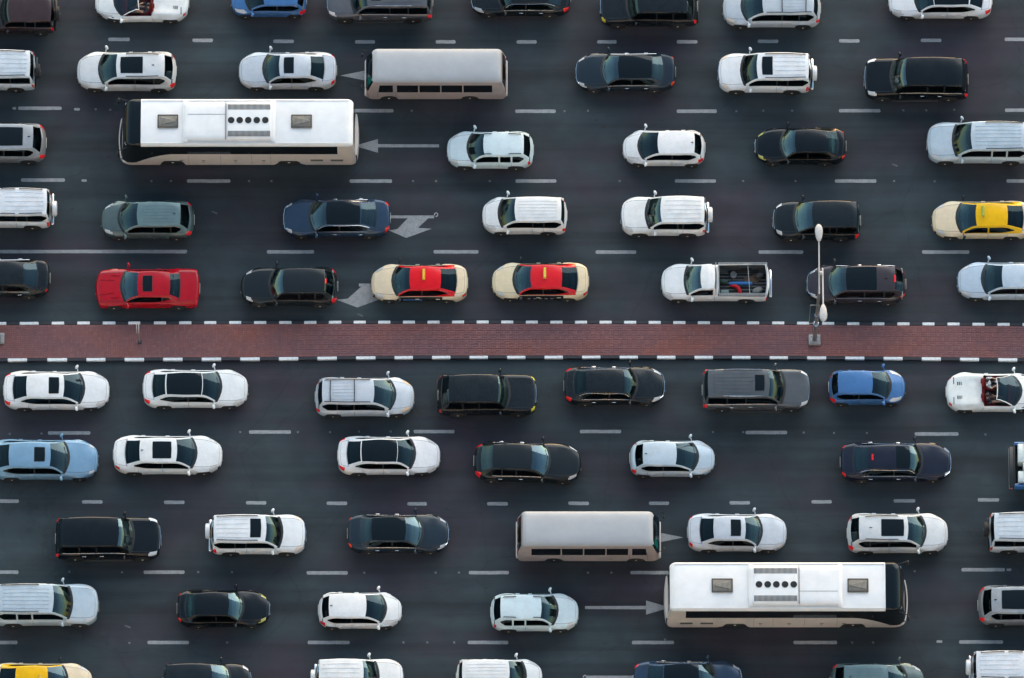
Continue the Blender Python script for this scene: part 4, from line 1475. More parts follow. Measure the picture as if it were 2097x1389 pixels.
# ---- fifth row, along the median
spawn('black_sedan_e', (-107, 103), 612, -1, 'black sedan at the left edge just above the brick median', dict(paint=BLACK))
spawn('muscle', (196, 410), 634, -1, 'bright red coupe with black sunroof, beside the brick median', dict(paint=(.43, .004, .013, 0), wglass=TEAL, rglass=(.12, .26, .34), hlcol=(.4, .02, .02), tlcol=(.62, .01, .03)))
spawn('black_cross_e', (494, 692), 630, -1, 'black crossover between the red coupe and the taxis', dict(paint=(.013, .017, .019, 0), wglass=CLEAR))
t1 = spawn('taxi_r', (760, 958), 621, -1, 'cream taxi with red roof, left of the two, blue panel on its doors', dict(paint=CREAM, roofcol=(.72, .006, .012, 0), wglass=(.25, .5, .5)), cat='taxi', name='taxi')
t2 = spawn('taxi_r', (1007, 1206), 618, -1, 'cream taxi with red roof, right of the two, behind the other taxi', dict(paint=(.75, .63, .42, 0), roofcol=(.66, .012, .018, 0), wglass=(.25, .5, .5, 2.0), signcol=(.75, .72, .10)), cat='taxi', name='taxi')
pick = spawn('pickup', (1354, 1575), 621, -1, 'white pickup truck with open bed of tools and steel rack', dict(paint=(.78, .80, .81, 0), wglass=CLEAR), cat='pickup', name='pickup_truck')
spawn('pano_cross', (1651, 1855), 626, -1, 'dark maroon crossover with black glass roof, beneath the street lamp arms', dict(paint=(.055, .046, .053, .3), doorcol=(.038, .016, .021, .2), wglass=TEAL))
spawn('silver_sedan_e', (1960, 2164), 617, -1, 'silver sedan cut by the right edge just above the median', dict(paint=(.50, .60, .70, .1)))
# ---- sixth row, below the median, facing right
spawn('white_sedan_f', (8, 224), 842, 1, 'white sedan with small sunroof, first below the median from the left', dict(paint=(.76, .78, .80, 0), wglass=DK))
spawn('pano_sedan_a', (293, 508), 838, 1, 'white sedan with black glass roof, directly below the median', dict(paint=(.76, .78, .79, 0), wglass=DK, rglass=(.3, .4, .4)))
spawn('silver_wagon', (646, 848), 856, 1, 'silver wagon with black roof crossbars, below the median, facing right', dict(paint=(.55, .60, .66, .1), hlcol=(.85, .62, .40)))
spawn('black_suv_a', (897, 1099), 854, 1, 'boxy black SUV with yellow front lamps, below the median, facing right', dict(paint=BLACK, hlcol=(.75, .62, .03), tlcol=(.3, .04, .03)))
spawn('black_sedan_a', (1155, 1361), 832, 1, 'black sedan with chrome window strip, below the median, facing right', dict(paint=BLACK, rglass=(.4, .55, .55)))
spawn('grey_suv', (1438, 1657), 844, 1, 'grey SUV with chrome roof rails and maroon doors, below the lamp post', dict(paint=(.115, .125, .135, .3), doorcol=(.07, .03, .035, .2)))
spawn('blue_hatch', (1697, 1853), 832, 1, 'small blue hatchback below the median, behind the white roadster', dict(paint=(.065, .175, .40, .1), wglass=DK))
conv_f = spawn('roadster', (1937, 2130), 846, 1, 'white open roadster with red seats, cut by the right edge below the median', dict(paint=(.76, .80, .79, 0), wglass=(.35, .30, .33), **RED_IN))
# ---- seventh row
spawn('bluelux', (-18, 201), 985, 1, 'light blue luxury sedan with small sunroof, cut by the left edge', dict(paint=(.20, .355, .51, .15), wglass=(.30, .34, .36), rglass=(.25, .4, .45)))
spawn('white_sedan_g', (233, 455), 974, 1, 'white sedan with wide black sunroof, following the light blue sedan lane', dict(paint=(.76, .78, .79, 0), wglass=DK))
spawn('pano_sedan_g', (692, 901), 975, 1, 'white sedan with black glass roof, second lane below the median', dict(paint=(.77, .78, .80, 0), wglass=DK))
spawn('sport_cross', (971, 1189), 991, 1, 'black sporty crossover with blue windscreen, slightly turned in its lane', dict(paint=(.012, .016, .018, 0), wglass=(.25, .55, 1.0, 2.2), hlcol=(.85, .85, .85)), -1.6)
spawn('silver_hatch', (1290, 1463), 979, 1, 'small silver blue hatchback in the second lane below the median', dict(paint=(.52, .62, .70, .1), wglass=(.25, .45, .5)))
spawn('navy_sedan', (1721, 1947), 989, 1, 'long navy sedan with red brake strip above its rear window', dict(paint=(.016, .020, .036, .2), wglass=TEAL))
# ---- eighth row
spawn('black_suv_b', (114, 330), 1149, 1, 'large black SUV with chrome handles, facing right at lower left', dict(paint=(.004, .006, .008, 0), wglass=CLEAR))
spawn('prado', (432, 627), 1139, 1, 'white SUV with covered spare wheel and small sunroof, in the lower half', dict(paint=(.74, .77, .80, 0), hlcol=(.78, .68, .58)))
spawn('dark_sedan_b', (713, 918), 1135, 1, 'blue black sedan with orange red tail lamps, waiting left of the lower minibus', dict(paint=DKB, wglass=CLEAR, tlcol=(.75, .05, .01)))
spawn('silver_sedan', (1407, 1611), 1132, 1, 'silver sedan with small sunroof, facing right above the lower coach', dict(paint=(.58, .63, .69, .1)))
spawn('crossover_a', (1734, 1941), 1136, 1, 'silver white crossover with large sunroof, facing right above the lower coach', dict(paint=(.66, .69, .71, .05)))
spawn('box_suv', (2025, 2221), 1135, 1, 'white boxy SUV with spare wheel, leaving at the right edge near the lower coach', dict(paint=(.60, .66, .72, 0), tlcol=(.55, .05, .02)))
# ---- ninth row
spawn('big_suv', (-12, 201), 1285, 1, 'long silver blue SUV with black roof rails, cut by the left edge', dict(paint=(.50, .59, .66, .1)))
spawn('black_sedan_c', (363, 553), 1287, 1, 'black sedan with yellow headlamps facing right, lower half', dict(paint=(.004, .006, .008, 0), hlcol=(.62, .60, .16), wglass=CLEAR, rglass=(.5, .7, .68)))
spawn('white_hatch', (653, 822), 1290, 1, 'small white hatchback facing right, lower half', dict(paint=(.78, .79, .80, 0), wglass=DK))
spawn('duster', (1005, 1184), 1296, 1, 'pale blue white crossover with black roof rail ends, facing right behind the lower coach', dict(paint=(.62, .74, .78, 0)))
spawn('grey_estate', (2003, 2203), 1284, 1, 'grey estate car with long dark sunroof, cut by the right edge', dict(paint=(.24, .245, .255, .2), roofcol=(.33, .36, .39, .1)))
# ---- row at the lower edge
spawn('taxi_y', (-17, 188), 1439, 1, 'cream taxi with yellow roof, cut by the lower left corner', dict(paint=CREAM, roofcol=(.82, .46, .0, 0), wglass=(.25, .5, .55, 1.9), signcol=(.7, .5, .1)), cat='taxi', name='taxi')
spawn('black_suv_d', (335, 515), 1442, 1, 'black SUV cut by the lower edge, between the taxi and a white SUV', dict(paint=(.010, .014, .017, 0), wglass=CLEAR))
spawn('pajero', (649, 826), 1434, 1, 'white SUV with spare wheel, cut by the lower edge', dict(paint=(.78, .79, .79, 0), wglass=TEAL))
spawn('minivan', (935, 1110), 1430, 1, 'white minivan with ribbed roof, cut by the lower edge', dict(paint=(.78, .79, .79, 0)))
spawn('blue_black_sedan', (1298, 1518), 1436, 1, 'dark blue sedan cut by the lower edge beneath the coach', dict(paint=NAVY, wglass=TEAL))
spawn('grey_cross', (1700, 1892), 1440, 1, 'grey green crossover with red corner lamp, cut by the lower edge', dict(paint=(.105, .145, .145, .3), roofcol=(.16, .24, .25, .2)))
spawn('white_suv_d1', (1988, 2180), 1418, 1, 'white SUV with spare wheel, cut by the lower right corner', dict(paint=(.68, .72, .77, 0), tlcol=(.62, .03, .01)))

# ------------------------------------------------------------------ taxi door panels
def door_ad(root_d, blocks, label):
    """printed panels on the doors of a taxi, near side"""
    root, made, d = root_d
    L, W = d['L'], d['W']
    for sx, sz, w, h, col in blocks:
        for o in made:
            pass
        mb = MB().box(-w / 2, w / 2, -.004, .004, -h / 2, h / 2)
        k = link('door_print', mb.mesh('door_print', M['lamp'], smooth=False), root, (sx, W / 2 - .004, sz), col)
        k['label'] = label


door_ad(t1, [(-0.02 + .35, .66, .95, .16, (.10, .24, .55)), (.33, .655, .62, .07, (.03, .06, .22))], 'blue advertising panel on the dark doors')
door_ad(t2, [(.55 - .28 * k, .64 - .01 * (k % 2), .16, .10, (.42, .36, .38)) for k in range(5)], 'pale markings on the dark doors')

# ------------------------------------------------------------------ pickup rack and load
root, made, d = pick
L, W = d['L'], d['W']
X1, X0 = L / 2 - .53 * L, L / 2 - .975 * L
zr0, zr1 = 1.10, 1.42
mb = MB()
for sg in (1, -1):
    for z in (zr0 + .04, (zr0 + zr1) / 2, zr1):
        mb.tube([(X0, sg * W * .45, z), (X1, sg * W * .45, z)], .014, 6)
    for k in range(6):
        x = X0 + (X1 - X0) * k / 5
        mb.tube([(x, sg * W * .45, zr0 - .05), (x, sg * W * .45, zr1)], .009, 6)
for x in (X0, X1, X1 + .14):
    mb.tube([(x, -W * .45, zr1), (x, W * .45, zr1)], .020, 6)
mb.tube([(X1 + .14, -W * .43, zr0), (X1 + .14, -W * .45, zr1)], .022, 6)
mb.tube([(X1 + .14, W * .43, zr0), (X1 + .14, W * .45, zr1)], .022, 6)
mb.tube([(X0 + .95, -W * .45, zr1), (X0 + .85, W * .45, zr1)], .014, 6)
link('steel_rack', mb.mesh('steel_rack', M['rack']), root)
mb = MB().box(-L / 2 - .13, -L / 2 - .01, -W * .40, W * .40, .52, .60, .03)
link('rear_step', mb.mesh('rear_step', M['chrome']), root)
FLR = .48 + .12 if d['R'] >= .35 else .5
pm = root.matrix_world
bpy.context.view_layer.update()
pm = root.matrix_world.copy()


def load(name, label, cat, mesh, x, y, z, col=None, rz=0):
    p = pm @ Vector((x, y, z))
    o = link(name, mesh, None, p, col)
    o.rotation_euler = (0, 0, root.rotation_euler.z + rz)
    o['label'] = label
    o['category'] = cat
    o['group'] = 'load in the pickup bed'
    return o


mx = (X0 + X1) / 2
rows = []
mb = MB()
mb.tube([(-.60, 0, .10), (-.3, .01, .11), (.1, 0, .10), (.55, .015, .10)], [.085, .10, .095, .09], 12)
load('rolled_tarpaulin', 'rolled blue tarpaulin lying lengthwise in the pickup bed', 'tarpaulin', mb.mesh('rolled_tarpaulin', M['cloth']), mx + .12, .04, FLR, (.03, .16, .42))
mb = MB().tube([(-.34, .12, .07), (-.12, .10, .09), (.05, .0, .09), (.13, -.16, .08), (.16, -.34, .06)], [.06, .10, .11, .10, .07], 10)
load('red_cloth', 'crumpled red cloth beside the blue roll in the pickup bed', 'cloth', mb.mesh('red_cloth', M['cloth']), mx + .28, .26, FLR, (.55, .01, .02), PI)
mb = MB().ball((0, 0, .12), (.20, .13, .13), 12, 8)
load('green_sack', 'dull green sack at the front of the pickup bed', 'sack', mb.mesh('green_sack', M['cloth']), X1 - .25, -.05, FLR, (.03, .07, .06))
mb = MB().box(-.2, .2, -.13, .13, 0, .24, .03)
load('storage_box', 'grey green box by the near front corner of the pickup bed', 'box', mb.mesh('storage_box', M['cloth']), X1 - .3, .55, FLR, (.16, .24, .25))
for nm, lb, x, y, s, cl in (('tool_bag', 'dark tool bag by the far rear corner of the pickup bed', X0 + .35, -.35, (.26, .17, .15), (.035, .04, .045)), ('cement_sack', 'greyish sack near the tailgate of the pickup bed', X0 + .45, .42, (.28, .18, .11), (.20, .21, .20))):
    mb = MB().ball((0, 0, s[2]), s, 12, 8)
    load(nm, lb, 'bag' if nm == 'tool_bag' else 'sack', mb.mesh(nm, M['cloth']), x, y, FLR, cl, .4)
mb = MB().lathe([(0, .12), (.02, .15), (.22, .16), (.24, .14), (.20, .13), (.05, .11)], 16, 'z')
load('bucket', 'pale metal bucket on the far side of the pickup bed', 'bucket', mb.mesh('bucket', M['steel']), mx + .45, -.40, FLR)
mb = MB()
for k in range(4):
    mb.tube([(-.75, -.06 + .05 * k, .03 + .02 * (k % 2)), (.75, -.04 + .045 * k, .03)], .02, 6)
load('pipe_bundle', 'dark pipes lying along the far side of the pickup bed', 'pipes', mb.mesh('pipe_bundle', M['rubber']), mx - .05, -.62, FLR)
mb = MB().box(-.34, .34, -.2, .2, 0, .07, .02)
load('plank_board', 'brownish board under the rack of the pickup', 'board', mb.mesh('plank_board', M['cloth']), mx - .45, -.18, FLR, (.13, .075, .045), .3)


# ------------------------------------------------------------------ people in the open cars
def seated_person(shirt, trousers, reach):
    """driver or passenger: one skinned body, hair as its child; origin at the seat"""
    V = []
    E = []
    Rr = []

    def add(p, r, par=None):
        V.append(p)
        Rr.append(r)
        if par is not None:
            E.append((par, len(V) - 1))
        return len(V) - 1
    pel = add((0, 0, .10), .14)
    ab = add((-.06, 0, .28), .13, pel)
    ch = add((-.13, 0, .47), .15, ab)
    nk = add((-.15, 0, .62), .06, ch)
    hd_ = add((-.13, 0, .72), .085, nk)
    add((-.12, 0, .82), .085, hd_)
    fin = []
    for sg in (1, -1):
        hp = add((.04, sg * .10, .09), .10, pel)
        kn = add((.46, sg * .13, .17), .075, hp)
        an = add((.80, sg * .12, -.16), .05, kn)
        add((.92, sg * .12, -.17), .04, an)
        sh = add((-.14, sg * .19, .53), .065, ch)
        if reach:
            el = add((.08, sg * .27, .34), .048, sh)
            wr = add((.32, sg * .17, .42), .034, el)
            h = add((.40, sg * .15, .44), .034, wr)
            dirv = Vector((.09, -.0, -.01))
        else:
            el = add((-.06, sg * .27, .28), .048, sh)
            wr = add((.18, sg * .15, .22), .034, el)
            h = add((.26, sg * .12, .215), .034, wr)
            dirv = Vector((.09, -.0, -.01))
        for k in range(4):
            a = add((V[h][0] + .05, V[h][1] + (k - 1.5) * .022, V[h][2]), .010, h)
            add((V[a][0] + .04 - .006 * abs(k - 1.3), V[a][1], V[a][2] - .02), .009, a)
        a = add((V[h][0] + .01, V[h][1] - sg * .045, V[h][2] + .005), .011, h)
        add((V[a][0] + .035, V[a][1] - sg * .004, V[a][2] - .006), .010, a)
    me = bpy.data.meshes.new('person_body')
    me.from_pydata(V, E, [])
    o = bpy.data.objects.new('person_body', me)
    COL.objects.link(o)
    sk = o.modifiers.new('skin', 'SKIN')
    for i, r in enumerate(Rr):
        me.skin_vertices[0].data[i].radius = (r, r)
        me.skin_vertices[0].data[i].use_root = (i == 0)
    su = o.modifiers.new('sub', 'SUBSURF')
    su.levels = 1
    su.render_levels = 1
    dg = bpy.context.evaluated_depsgraph_get()
    bm_ = bpy.data.meshes.new_from_object(o.evaluated_get(dg))
    bpy.data.objects.remove(o)
    bm_.materials.clear()
    for m in (shirt, trousers, M['skin']):
        bm_.materials.append(m)
    for p in bm_.polygons:
        c = p.center
        p.use_smooth = True
        if c.z > .585:
            p.material_index = 2
        elif c.x > .12 and c.z > .20 and (abs(c.y) > .1 or c.z > .3):
            p.material_index = 2
        elif c.z < .20 and not (abs(c.y) < .3 and c.x < -.02):
            p.material_index = 1
        else:
            p.material_index = 0
    bm_.name = 'person'
    hr = MB().ball((-.15, 0, .80), (.105, .095, .105), 12, 8)
    hr.v = [p for p in hr.v]
    # nose and ears belong to the head
    return bm_, hr.mesh('hair', M['hair'])


cloths = {}
for n_, c_ in (('white_shirt', (.55, .62, .68)), ('maroon_shirt', (.16, .02, .05)), ('dark_shirt', (.03, .03, .045)), ('dark_trousers', (.03, .03, .04)), ('grey_trousers', (.14, .13, .13))):
    cloths[n_] = simple(n_, c_, .85, var=.25, scale=16)


def seat_person(rd, sg, shirt, tro, reach, label):
    rt_, made, d = rd
    L, W = d['L'], d['W']
    body, hair = seated_person(cloths[shirt], cloths[tro], reach)
    bpy.context.view_layer.update()
    p = rt_.matrix_world @ Vector((L / 2 - d['seat'] - .02, sg * W / 2 * .40, .38 + .13))
    r = thing('person', label, 'person', p, rt_.rotation_euler.z, 'people in the open cars')
    link('body', body, r)
    link('hair', hair, r)


seat_person(conv_a, 1, 'dark_shirt', 'grey_trousers', True, 'driver in dark shirt seated in the upper open roadster')
seat_person(conv_f, 1, 'white_shirt', 'dark_trousers', True, 'person in pale shirt on the far seat of the lower open roadster')
seat_person(conv_f, -1, 'dark_shirt', 'grey_trousers', False, 'person in dark shirt on the near seat of the lower open roadster')


# ------------------------------------------------------------------ coaches and minibuses
def bus_section(hw, H, r, z0, tum=.02):
    """half section from roof centre to skirt"""
    pts = [(0, H), (hw * .35, H - .006), (hw * .62, H - .02), (hw - r - tum, H - .05)]
    for k in range(1, 5):
        a = k / 4 * PI / 2
        pts.append((hw - r - tum + r * math.sin(a), H - .05 - r + r * math.cos(a)))
    return pts


def coach_parts():
    L, W, H = 11.70, 2.50, 3.30
    hw = W / 2
    z0 = .30
    parts = []

    def P(s, z=0):
        f = 1
        nr, nw, tr, tw = .55, .80, .30, .86
        if s < nr:
            f = nw + (1 - nw) * (1 - (1 - s / nr) ** 2) ** .5
        e = L - s
        if e < tr:
            f = tw + (1 - tw) * (1 - (1 - e / tr) ** 2) ** .5
        return hw * f

    def xs(s, z):
        """raked front: the screen leans back towards the roof"""
        k = max(0, 1 - s / 1.0)
        lean = .30 * max(0, (z - 1.0) / (H - 1.0)) ** 1.6
        kb = max(0, 1 - (L - s) / .8)
        leanb = .14 * max(0, (z - 1.3) / (H - 1.3)) ** 1.6
        return L / 2 - s - lean * k + leanb * kb

    def topz(s):
        e = 0
        if s < .45:
            e = .22 * (1 - s / .45) ** 2
        if L - s < .35:
            e = .16 * (1 - (L - s) / .35) ** 2
        return H - e
    ZS = [3.02, 2.55, 1.92, 1.80, 1.3, .95, .62, .42, z0]

    def swoosh(s):
        """lower edge of the dark band"""
        t = min(1, max(0, (s - .7) / 1.9))
        return .64 + (1.92 - .64) * (1 - (1 - t) ** 1.7)
    R = .50
    wheels = (2.55, 8.35)

    def zb(s, z):
        for c in wheels:
            if abs(s - c) < R + .08:
                return max(z, R + math.sqrt((R + .08) ** 2 - (s - c) ** 2) - .02)
        return z
    st = [0, .02, .05, .10, .18, .28, .40, .55, .75, 1.04, 1.05, 1.3, 1.6, 1.9]
    for c in wheels:
        st += [c + (R + .08) * q for q in (-.999, -.9, -.7, -.4, 0, .4, .7, .9, .999)]
    st += [x * .4 for x in range(5, 29)] + [L - q for q in (0, .02, .05, .1, .18, .3, .5)]
    st = sorted(set(round(x, 4) for x in st))
    rows = []
    for s in st:
        p, tz = P(s), topz(s)
        sec = [(y * p / hw, z - (H - tz)) for y, z in bus_section(hw, H, .13, z0)]
        n_top = len(sec)
        sw = swoosh(s)
        lo = [sw - (sw - z0) * q for q in (.12, .45, .70, .86, 1)]
        for k, z in enumerate([3.02, (3.02 + sw) / 2, sw] + lo):
            sec.append((p - .02 * max(0, (z - 1.8) / 1.4), max(z, min(zb(s, z), 1.05 - .02 * k))))
        rows.append([(xs(s, z), y, z) for y, z in sec])
    NT_ = 8

    cells = {}
    for sg in (1, -1):
        for i in range(len(st) - 1):
            m = (st[i] + st[i + 1]) / 2
            for j in range(len(rows[0]) - 1):
                q = [(p[0], sg * p[1], p[2]) for p in (rows[i][j], rows[i][j + 1], rows[i + 1][j + 1], rows[i + 1][j])]
                zc = sum(p[2] for p in q) / 4
                if j < NT_ - 1:
                    key = 'front_roof_cap' if m < 1.045 else 'roof'
                elif NT_ <= j < NT_ + 2 and m < L - .75:
                    key = 'side_glass'
                elif zc > 3.0 and m < 1.045:
                    key = 'front_roof_cap'
                elif zc > 2.98:
                    key = 'roof'
                else:
                    key = 'side_panel'
                cells.setdefault(key, []).append(q if sg > 0 else q[::-1])
    # front and back faces
    for i in (0, len(st) - 1):
        for j in range(len(rows[0]) - 1):
            q = [rows[i][j], (rows[i][j][0], -rows[i][j][1], rows[i][j][2]), (rows[i][j + 1][0], -rows[i][j + 1][1], rows[i][j + 1][2]), rows[i][j + 1]]
            z = (rows[i][j][2] + rows[i][j + 1][2]) / 2
            key = ('windscreen' if z > .9 else 'side_panel') if i == 0 else ('rear_window' if 1.7 < z < 2.9 else 'rear_panel')
            cells.setdefault(key, []).append(q)
    mats = {'roof': M['buswhite'], 'front_roof_cap': M['roofglass'], 'side_glass': M['buswindow'], 'windscreen': M['buswindow'], 'side_panel': M['busside'], 'rear_window': M['buswindow'], 'rear_panel': M['buswhite']}
    for key, qs in cells.items():
        mb = MB()
        for q in qs:
            b = len(mb.v)
            mb.v += q
            mb.f.append((b, b + 1, b + 2, b + 3))
        parts.append((key, mb.mesh(key, mats[key], angle=50), None, None))
    # rear bumper and engine cover, a little proud of the tail
    mb = MB()
    rb = []
    for y in [hw * .86 * k / 6 for k in range(-6, 7)]:
        c = .11 * (1 - (abs(y) / (hw * .95)) ** 2.5)
        rb.append([(-L / 2 - c, y, 1.35), (-L / 2 - c - .03, y, 1.25), (-L / 2 - c - .04, y, .5), (-L / 2 - c, y, .36)])
    mb.grid(rb)
    mb.grid([[r[0] for r in rb], [(-L / 2 + .02, r[0][1], 1.40) for r in rb]])
    parts.append(('rear_bumper', mb.mesh('rear_bumper', M['busside']), None, None))
    # front bumper lip
    mb = MB()
    rb = []
    for y in [hw * .84 * k / 6 for k in range(-6, 7)]:
        c = .16 * (1 - (abs(y) / hw) ** 2)
        rb.append([(L / 2 + c - .06, y, .78), (L / 2 + c, y, .70), (L / 2 + c, y, .42), (L / 2 + c - .05, y, .34)])
    mb.grid(rb)
    parts.append(('front_bumper', mb.mesh('front_bumper', M['busside']), None, None))
    for sg in (1, -1):
        mb = MB().ball((L / 2 - .16, sg * (hw * .86), .62), (.16, .14, .10), 10, 6)
        parts.append(('headlight', mb.mesh('headlight', M['plate']), None, None))
        mb = MB().box(-L / 2 - .02, -L / 2 + .10, sg * hw * .80 - .10, sg * hw * .80 + .10, .95, 1.3, .03)
        parts.append(('taillight', mb.mesh('taillight', M['lamp']), None, None, (.35, .02, .02)))
        mb = MB().tube([(L / 2 - .35, sg * (hw - .03), 2.9), (L / 2 + .05, sg * (hw + .12), 2.85), (L / 2 + .12, sg * (hw + .16), 2.55)], .022, 6)
        mb.box(L / 2 + .06, L / 2 + .16, sg * (hw + .16) - .10, sg * (hw + .16) + .10, 2.20, 2.60, .03)
        parts.append(('wing_mirror', mb.mesh('wing_mirror', M['trim']), None, None))
        # luggage flaps: thin shut lines and latches
        mb = MB()
        for s in (3.35, 4.95, 6.5, 7.45):
            mb.box(L / 2 - s - .005, L / 2 - s + .005, sg * (hw + .001) - .003, sg * (hw + .001) + .003, .45, 1.75)
        parts.append(('flap_joint', mb.mesh('flap_joint', M['gap'], smooth=False), None, None))
        for s in (3.0, 4.1, 5.7, 7.1):
            mb = MB().box(L / 2 - s - .09, L / 2 - s + .09, sg * hw - .012, sg * hw + .012, .97, 1.03, .005)
            mb.box(L / 2 - s - .07, L / 2 - s + .07, sg * hw - .010, sg * hw + .010, .72, .77, .005)
            parts.append(('flap_latch', mb.mesh('flap_latch', M['trim']), None, None))
        for s, w in ((9.75, .62), (10.75, .62)):
            mb = MB()
            for k in range(4):
                mb.box(L / 2 - s - w / 2, L / 2 - s + w / 2, sg * hw - .008, sg * hw + .008, .88 + .07 * k, .915 + .07 * k)
            parts.append(('engine_grille', mb.mesh('engine_grille', M['grille'], smooth=False), None, None))
    # roof gutter lines
    for sg in (1, -1):
        mb = MB().tube([(L / 2 - 1.06, sg * (hw - .13), H - .035), (-L / 2 + .25, sg * (hw - .13), H - .035)], .018, 6)
        parts.append(('roof_gutter', mb.mesh('roof_gutter', M['buswhite']), None, None))
    mb = MB().box(L / 2 - 1.075, L / 2 - 1.035, -hw + .10, hw - .10, H - .06, H + .022, .01)
    parts.append(('roof_seam', mb.mesh('roof_seam', M['buswhite']), None, None))
    # brown lit edge of the roof cap
    pts = [(xs(.03, topz(.03) - .05) + .01, y, topz(.03) - .06 - .05 * (abs(y) / hw) ** 2) for y in [P(.03) * k / 8 for k in range(-8, 9)]]
    parts.append(('cap_edge', MB().tube(pts, .018, 5).mesh('cap_edge', M['chrome']), None, None))
    # roof hatches
    for s0, s1 in ((1.86, 2.90), (8.50, 9.55)):
        idx = len(parts)
        mb = MB().box(L / 2 - s1, L / 2 - s0, -.36, .36, H - .02, H + .07, .035)
        parts.append(('roof_hatch', mb.mesh('roof_hatch', M['hatch']), None, None))
        mb = MB()
        mb.rings([[(L / 2 - s1 + .12, -.05, H + .068), (L / 2 - s1 + .12, .05, H + .068), (L / 2 - s0 - .12, .24, H + .068), (L / 2 - s0 - .12, -.24, H + .068)],
                  [(L / 2 - s1 + .16, -.03, H + .115), (L / 2 - s1 + .16, .03, H + .115), (L / 2 - s0 - .2, .18, H + .10), (L / 2 - s0 - .2, -.18, H + .10)]])
        parts.append(('hatch_scoop', mb.mesh('hatch_scoop', M['hatch']), idx, None))
        mb = MB()
        for a0, a1, b0, b1 in ((s0 + .03, s0 + .06, -.33, .33), (s1 - .06, s1 - .03, -.33, .33), (s0 + .06, s1 - .06, -.33, -.30), (s0 + .06, s1 - .06, .30, .33)):
            mb.box(L / 2 - a1, L / 2 - a0, b0, b1, H + .05, H + .085)
        parts.append(('hatch_rim', mb.mesh('hatch_rim', M['gap'], smooth=False), idx, None))
    # air conditioning pod: a crowned box along the roof
    s0, s1, sm = 3.15, 7.72, 5.25
    idx = len(parts)

    def pod(sa, sb, hh):
        rs = []
        for s, k in ((sa, 0), (sa + .03, .6), (sa + .09, .95), (sa + .2, 1), (sb - .2, 1), (sb - .09, .95), (sb - .03, .6), (sb, 0)):
            r = []
            for v, z in ((-1.06, 0), (-1.04, .5), (-.98, .78), (-.80, .96), (-.4, 1), (0, 1.0), (.4, 1), (.80, .96), (.98, .78), (1.04, .5), (1.06, 0)):
                r.append((L / 2 - s, v * .96, H - .03 + .015 + hh * z * (.25 + .75 * k)))
            rs.append(r)
        return MB().grid(rs)
    parts.append(('air_conditioner', pod(s0, s1, .17).mesh('air_conditioner', M['buswhite'], angle=60), None, None))
    mb = pod(sm, s1 - .14, .215)
    parts.append(('condenser_cover', mb.mesh('condenser_cover', M['buswhite'], angle=60), idx, None))
    mb = MB().box(L / 2 - sm - .02, L / 2 - sm, -.98, .98, H, H + .205)
    mb.box(L / 2 - sm, L / 2 - s0 - .22, -.335, -.32, H + .05, H + .163)
    parts.append(('cover_joint', mb.mesh('cover_joint', M['gap'], smooth=False), idx, None))
    for k in range(2):
        s = (s0 + .10, s1 - .10)[k]
        mb = MB().box(L / 2 - s - .12, L / 2 - s + .12, -1.10, 1.10, H - .01, H + .10, .05)
        parts.append(('mounting_flange', mb.mesh('mounting_flange', M['buswhite']), idx, None))
    zt_ = H - .015 + .215
    for yc in (.70, -.70):
        mb = MB()
        for k in range(36):
            s = sm + .14 + k * (2.06 / 35)
            mb.box(L / 2 - s - .017, L / 2 - s + .017, yc - .14, yc + .14, zt_ - .06, zt_ + .006)
        o = ('vent_slat', mb.mesh('vent_slat', M['grille'], smooth=False), idx, None)
        parts.append(o)
    for k in range(5):
        s = sm + .28 + k * .425
        cx = L / 2 - s
        mb = MB().lathe([(-.05, .02), (-.05, .165), (.022, .165), (.022, .150), (.006, .148), (.005, .02)], 20, 'z', (cx, 0, zt_))
        pi = len(parts)
        parts.append(('fan_ring', mb.mesh('fan_ring', M['grille']), idx, None))
        mb = MB().lathe([(0, .01), (0, .045), (.026, .04), (.026, .005)], 10, 'z', (cx, 0, zt_))
        for b in range(6):
            a = 2 * PI * b / 6
            c, sn = math.cos(a), math.sin(a)
            c2, s2 = math.cos(a + .5), math.sin(a + .5)
            mb.rings([[(cx + c * .04, sn * .04, zt_ + .010), (cx + c2 * .04, s2 * .04, zt_ + .016), (cx + c2 * .135, s2 * .135, zt_ + .018), (cx + c * .135, sn * .135, zt_ + .010)],
                      [(cx + c * .04, sn * .04, zt_ + .014), (cx + c2 * .04, s2 * .04, zt_ + .020), (cx + c2 * .135, s2 * .135, zt_ + .022), (cx + c * .135, sn * .135, zt_ + .014)]])
        parts.append(('fan_blades', mb.mesh('fan_blades', M['rubber']), idx, None))
    # wheels and underbody
    tm, rm = get_wheel(R, .30)
    for c in wheels:
        for sg in (1, -1):
            pi = len(parts)
            parts.append(('wheel', tm, None, (L / 2 - c, sg * (hw - .20), R), None, sg < 0))
            parts.append(('rim', rm, pi, None))
    mb = MB().box(-L / 2 + .1, L / 2 - .2, -hw + .42, hw - .42, .3, 1.2).box(L / 2 - 7.7, L / 2 - 3.2, -hw + .05, hw - .05, .28, .9)
    parts.append(('underbody', mb.mesh('underbody', M['under'], smooth=False), None, None))
    return parts, W


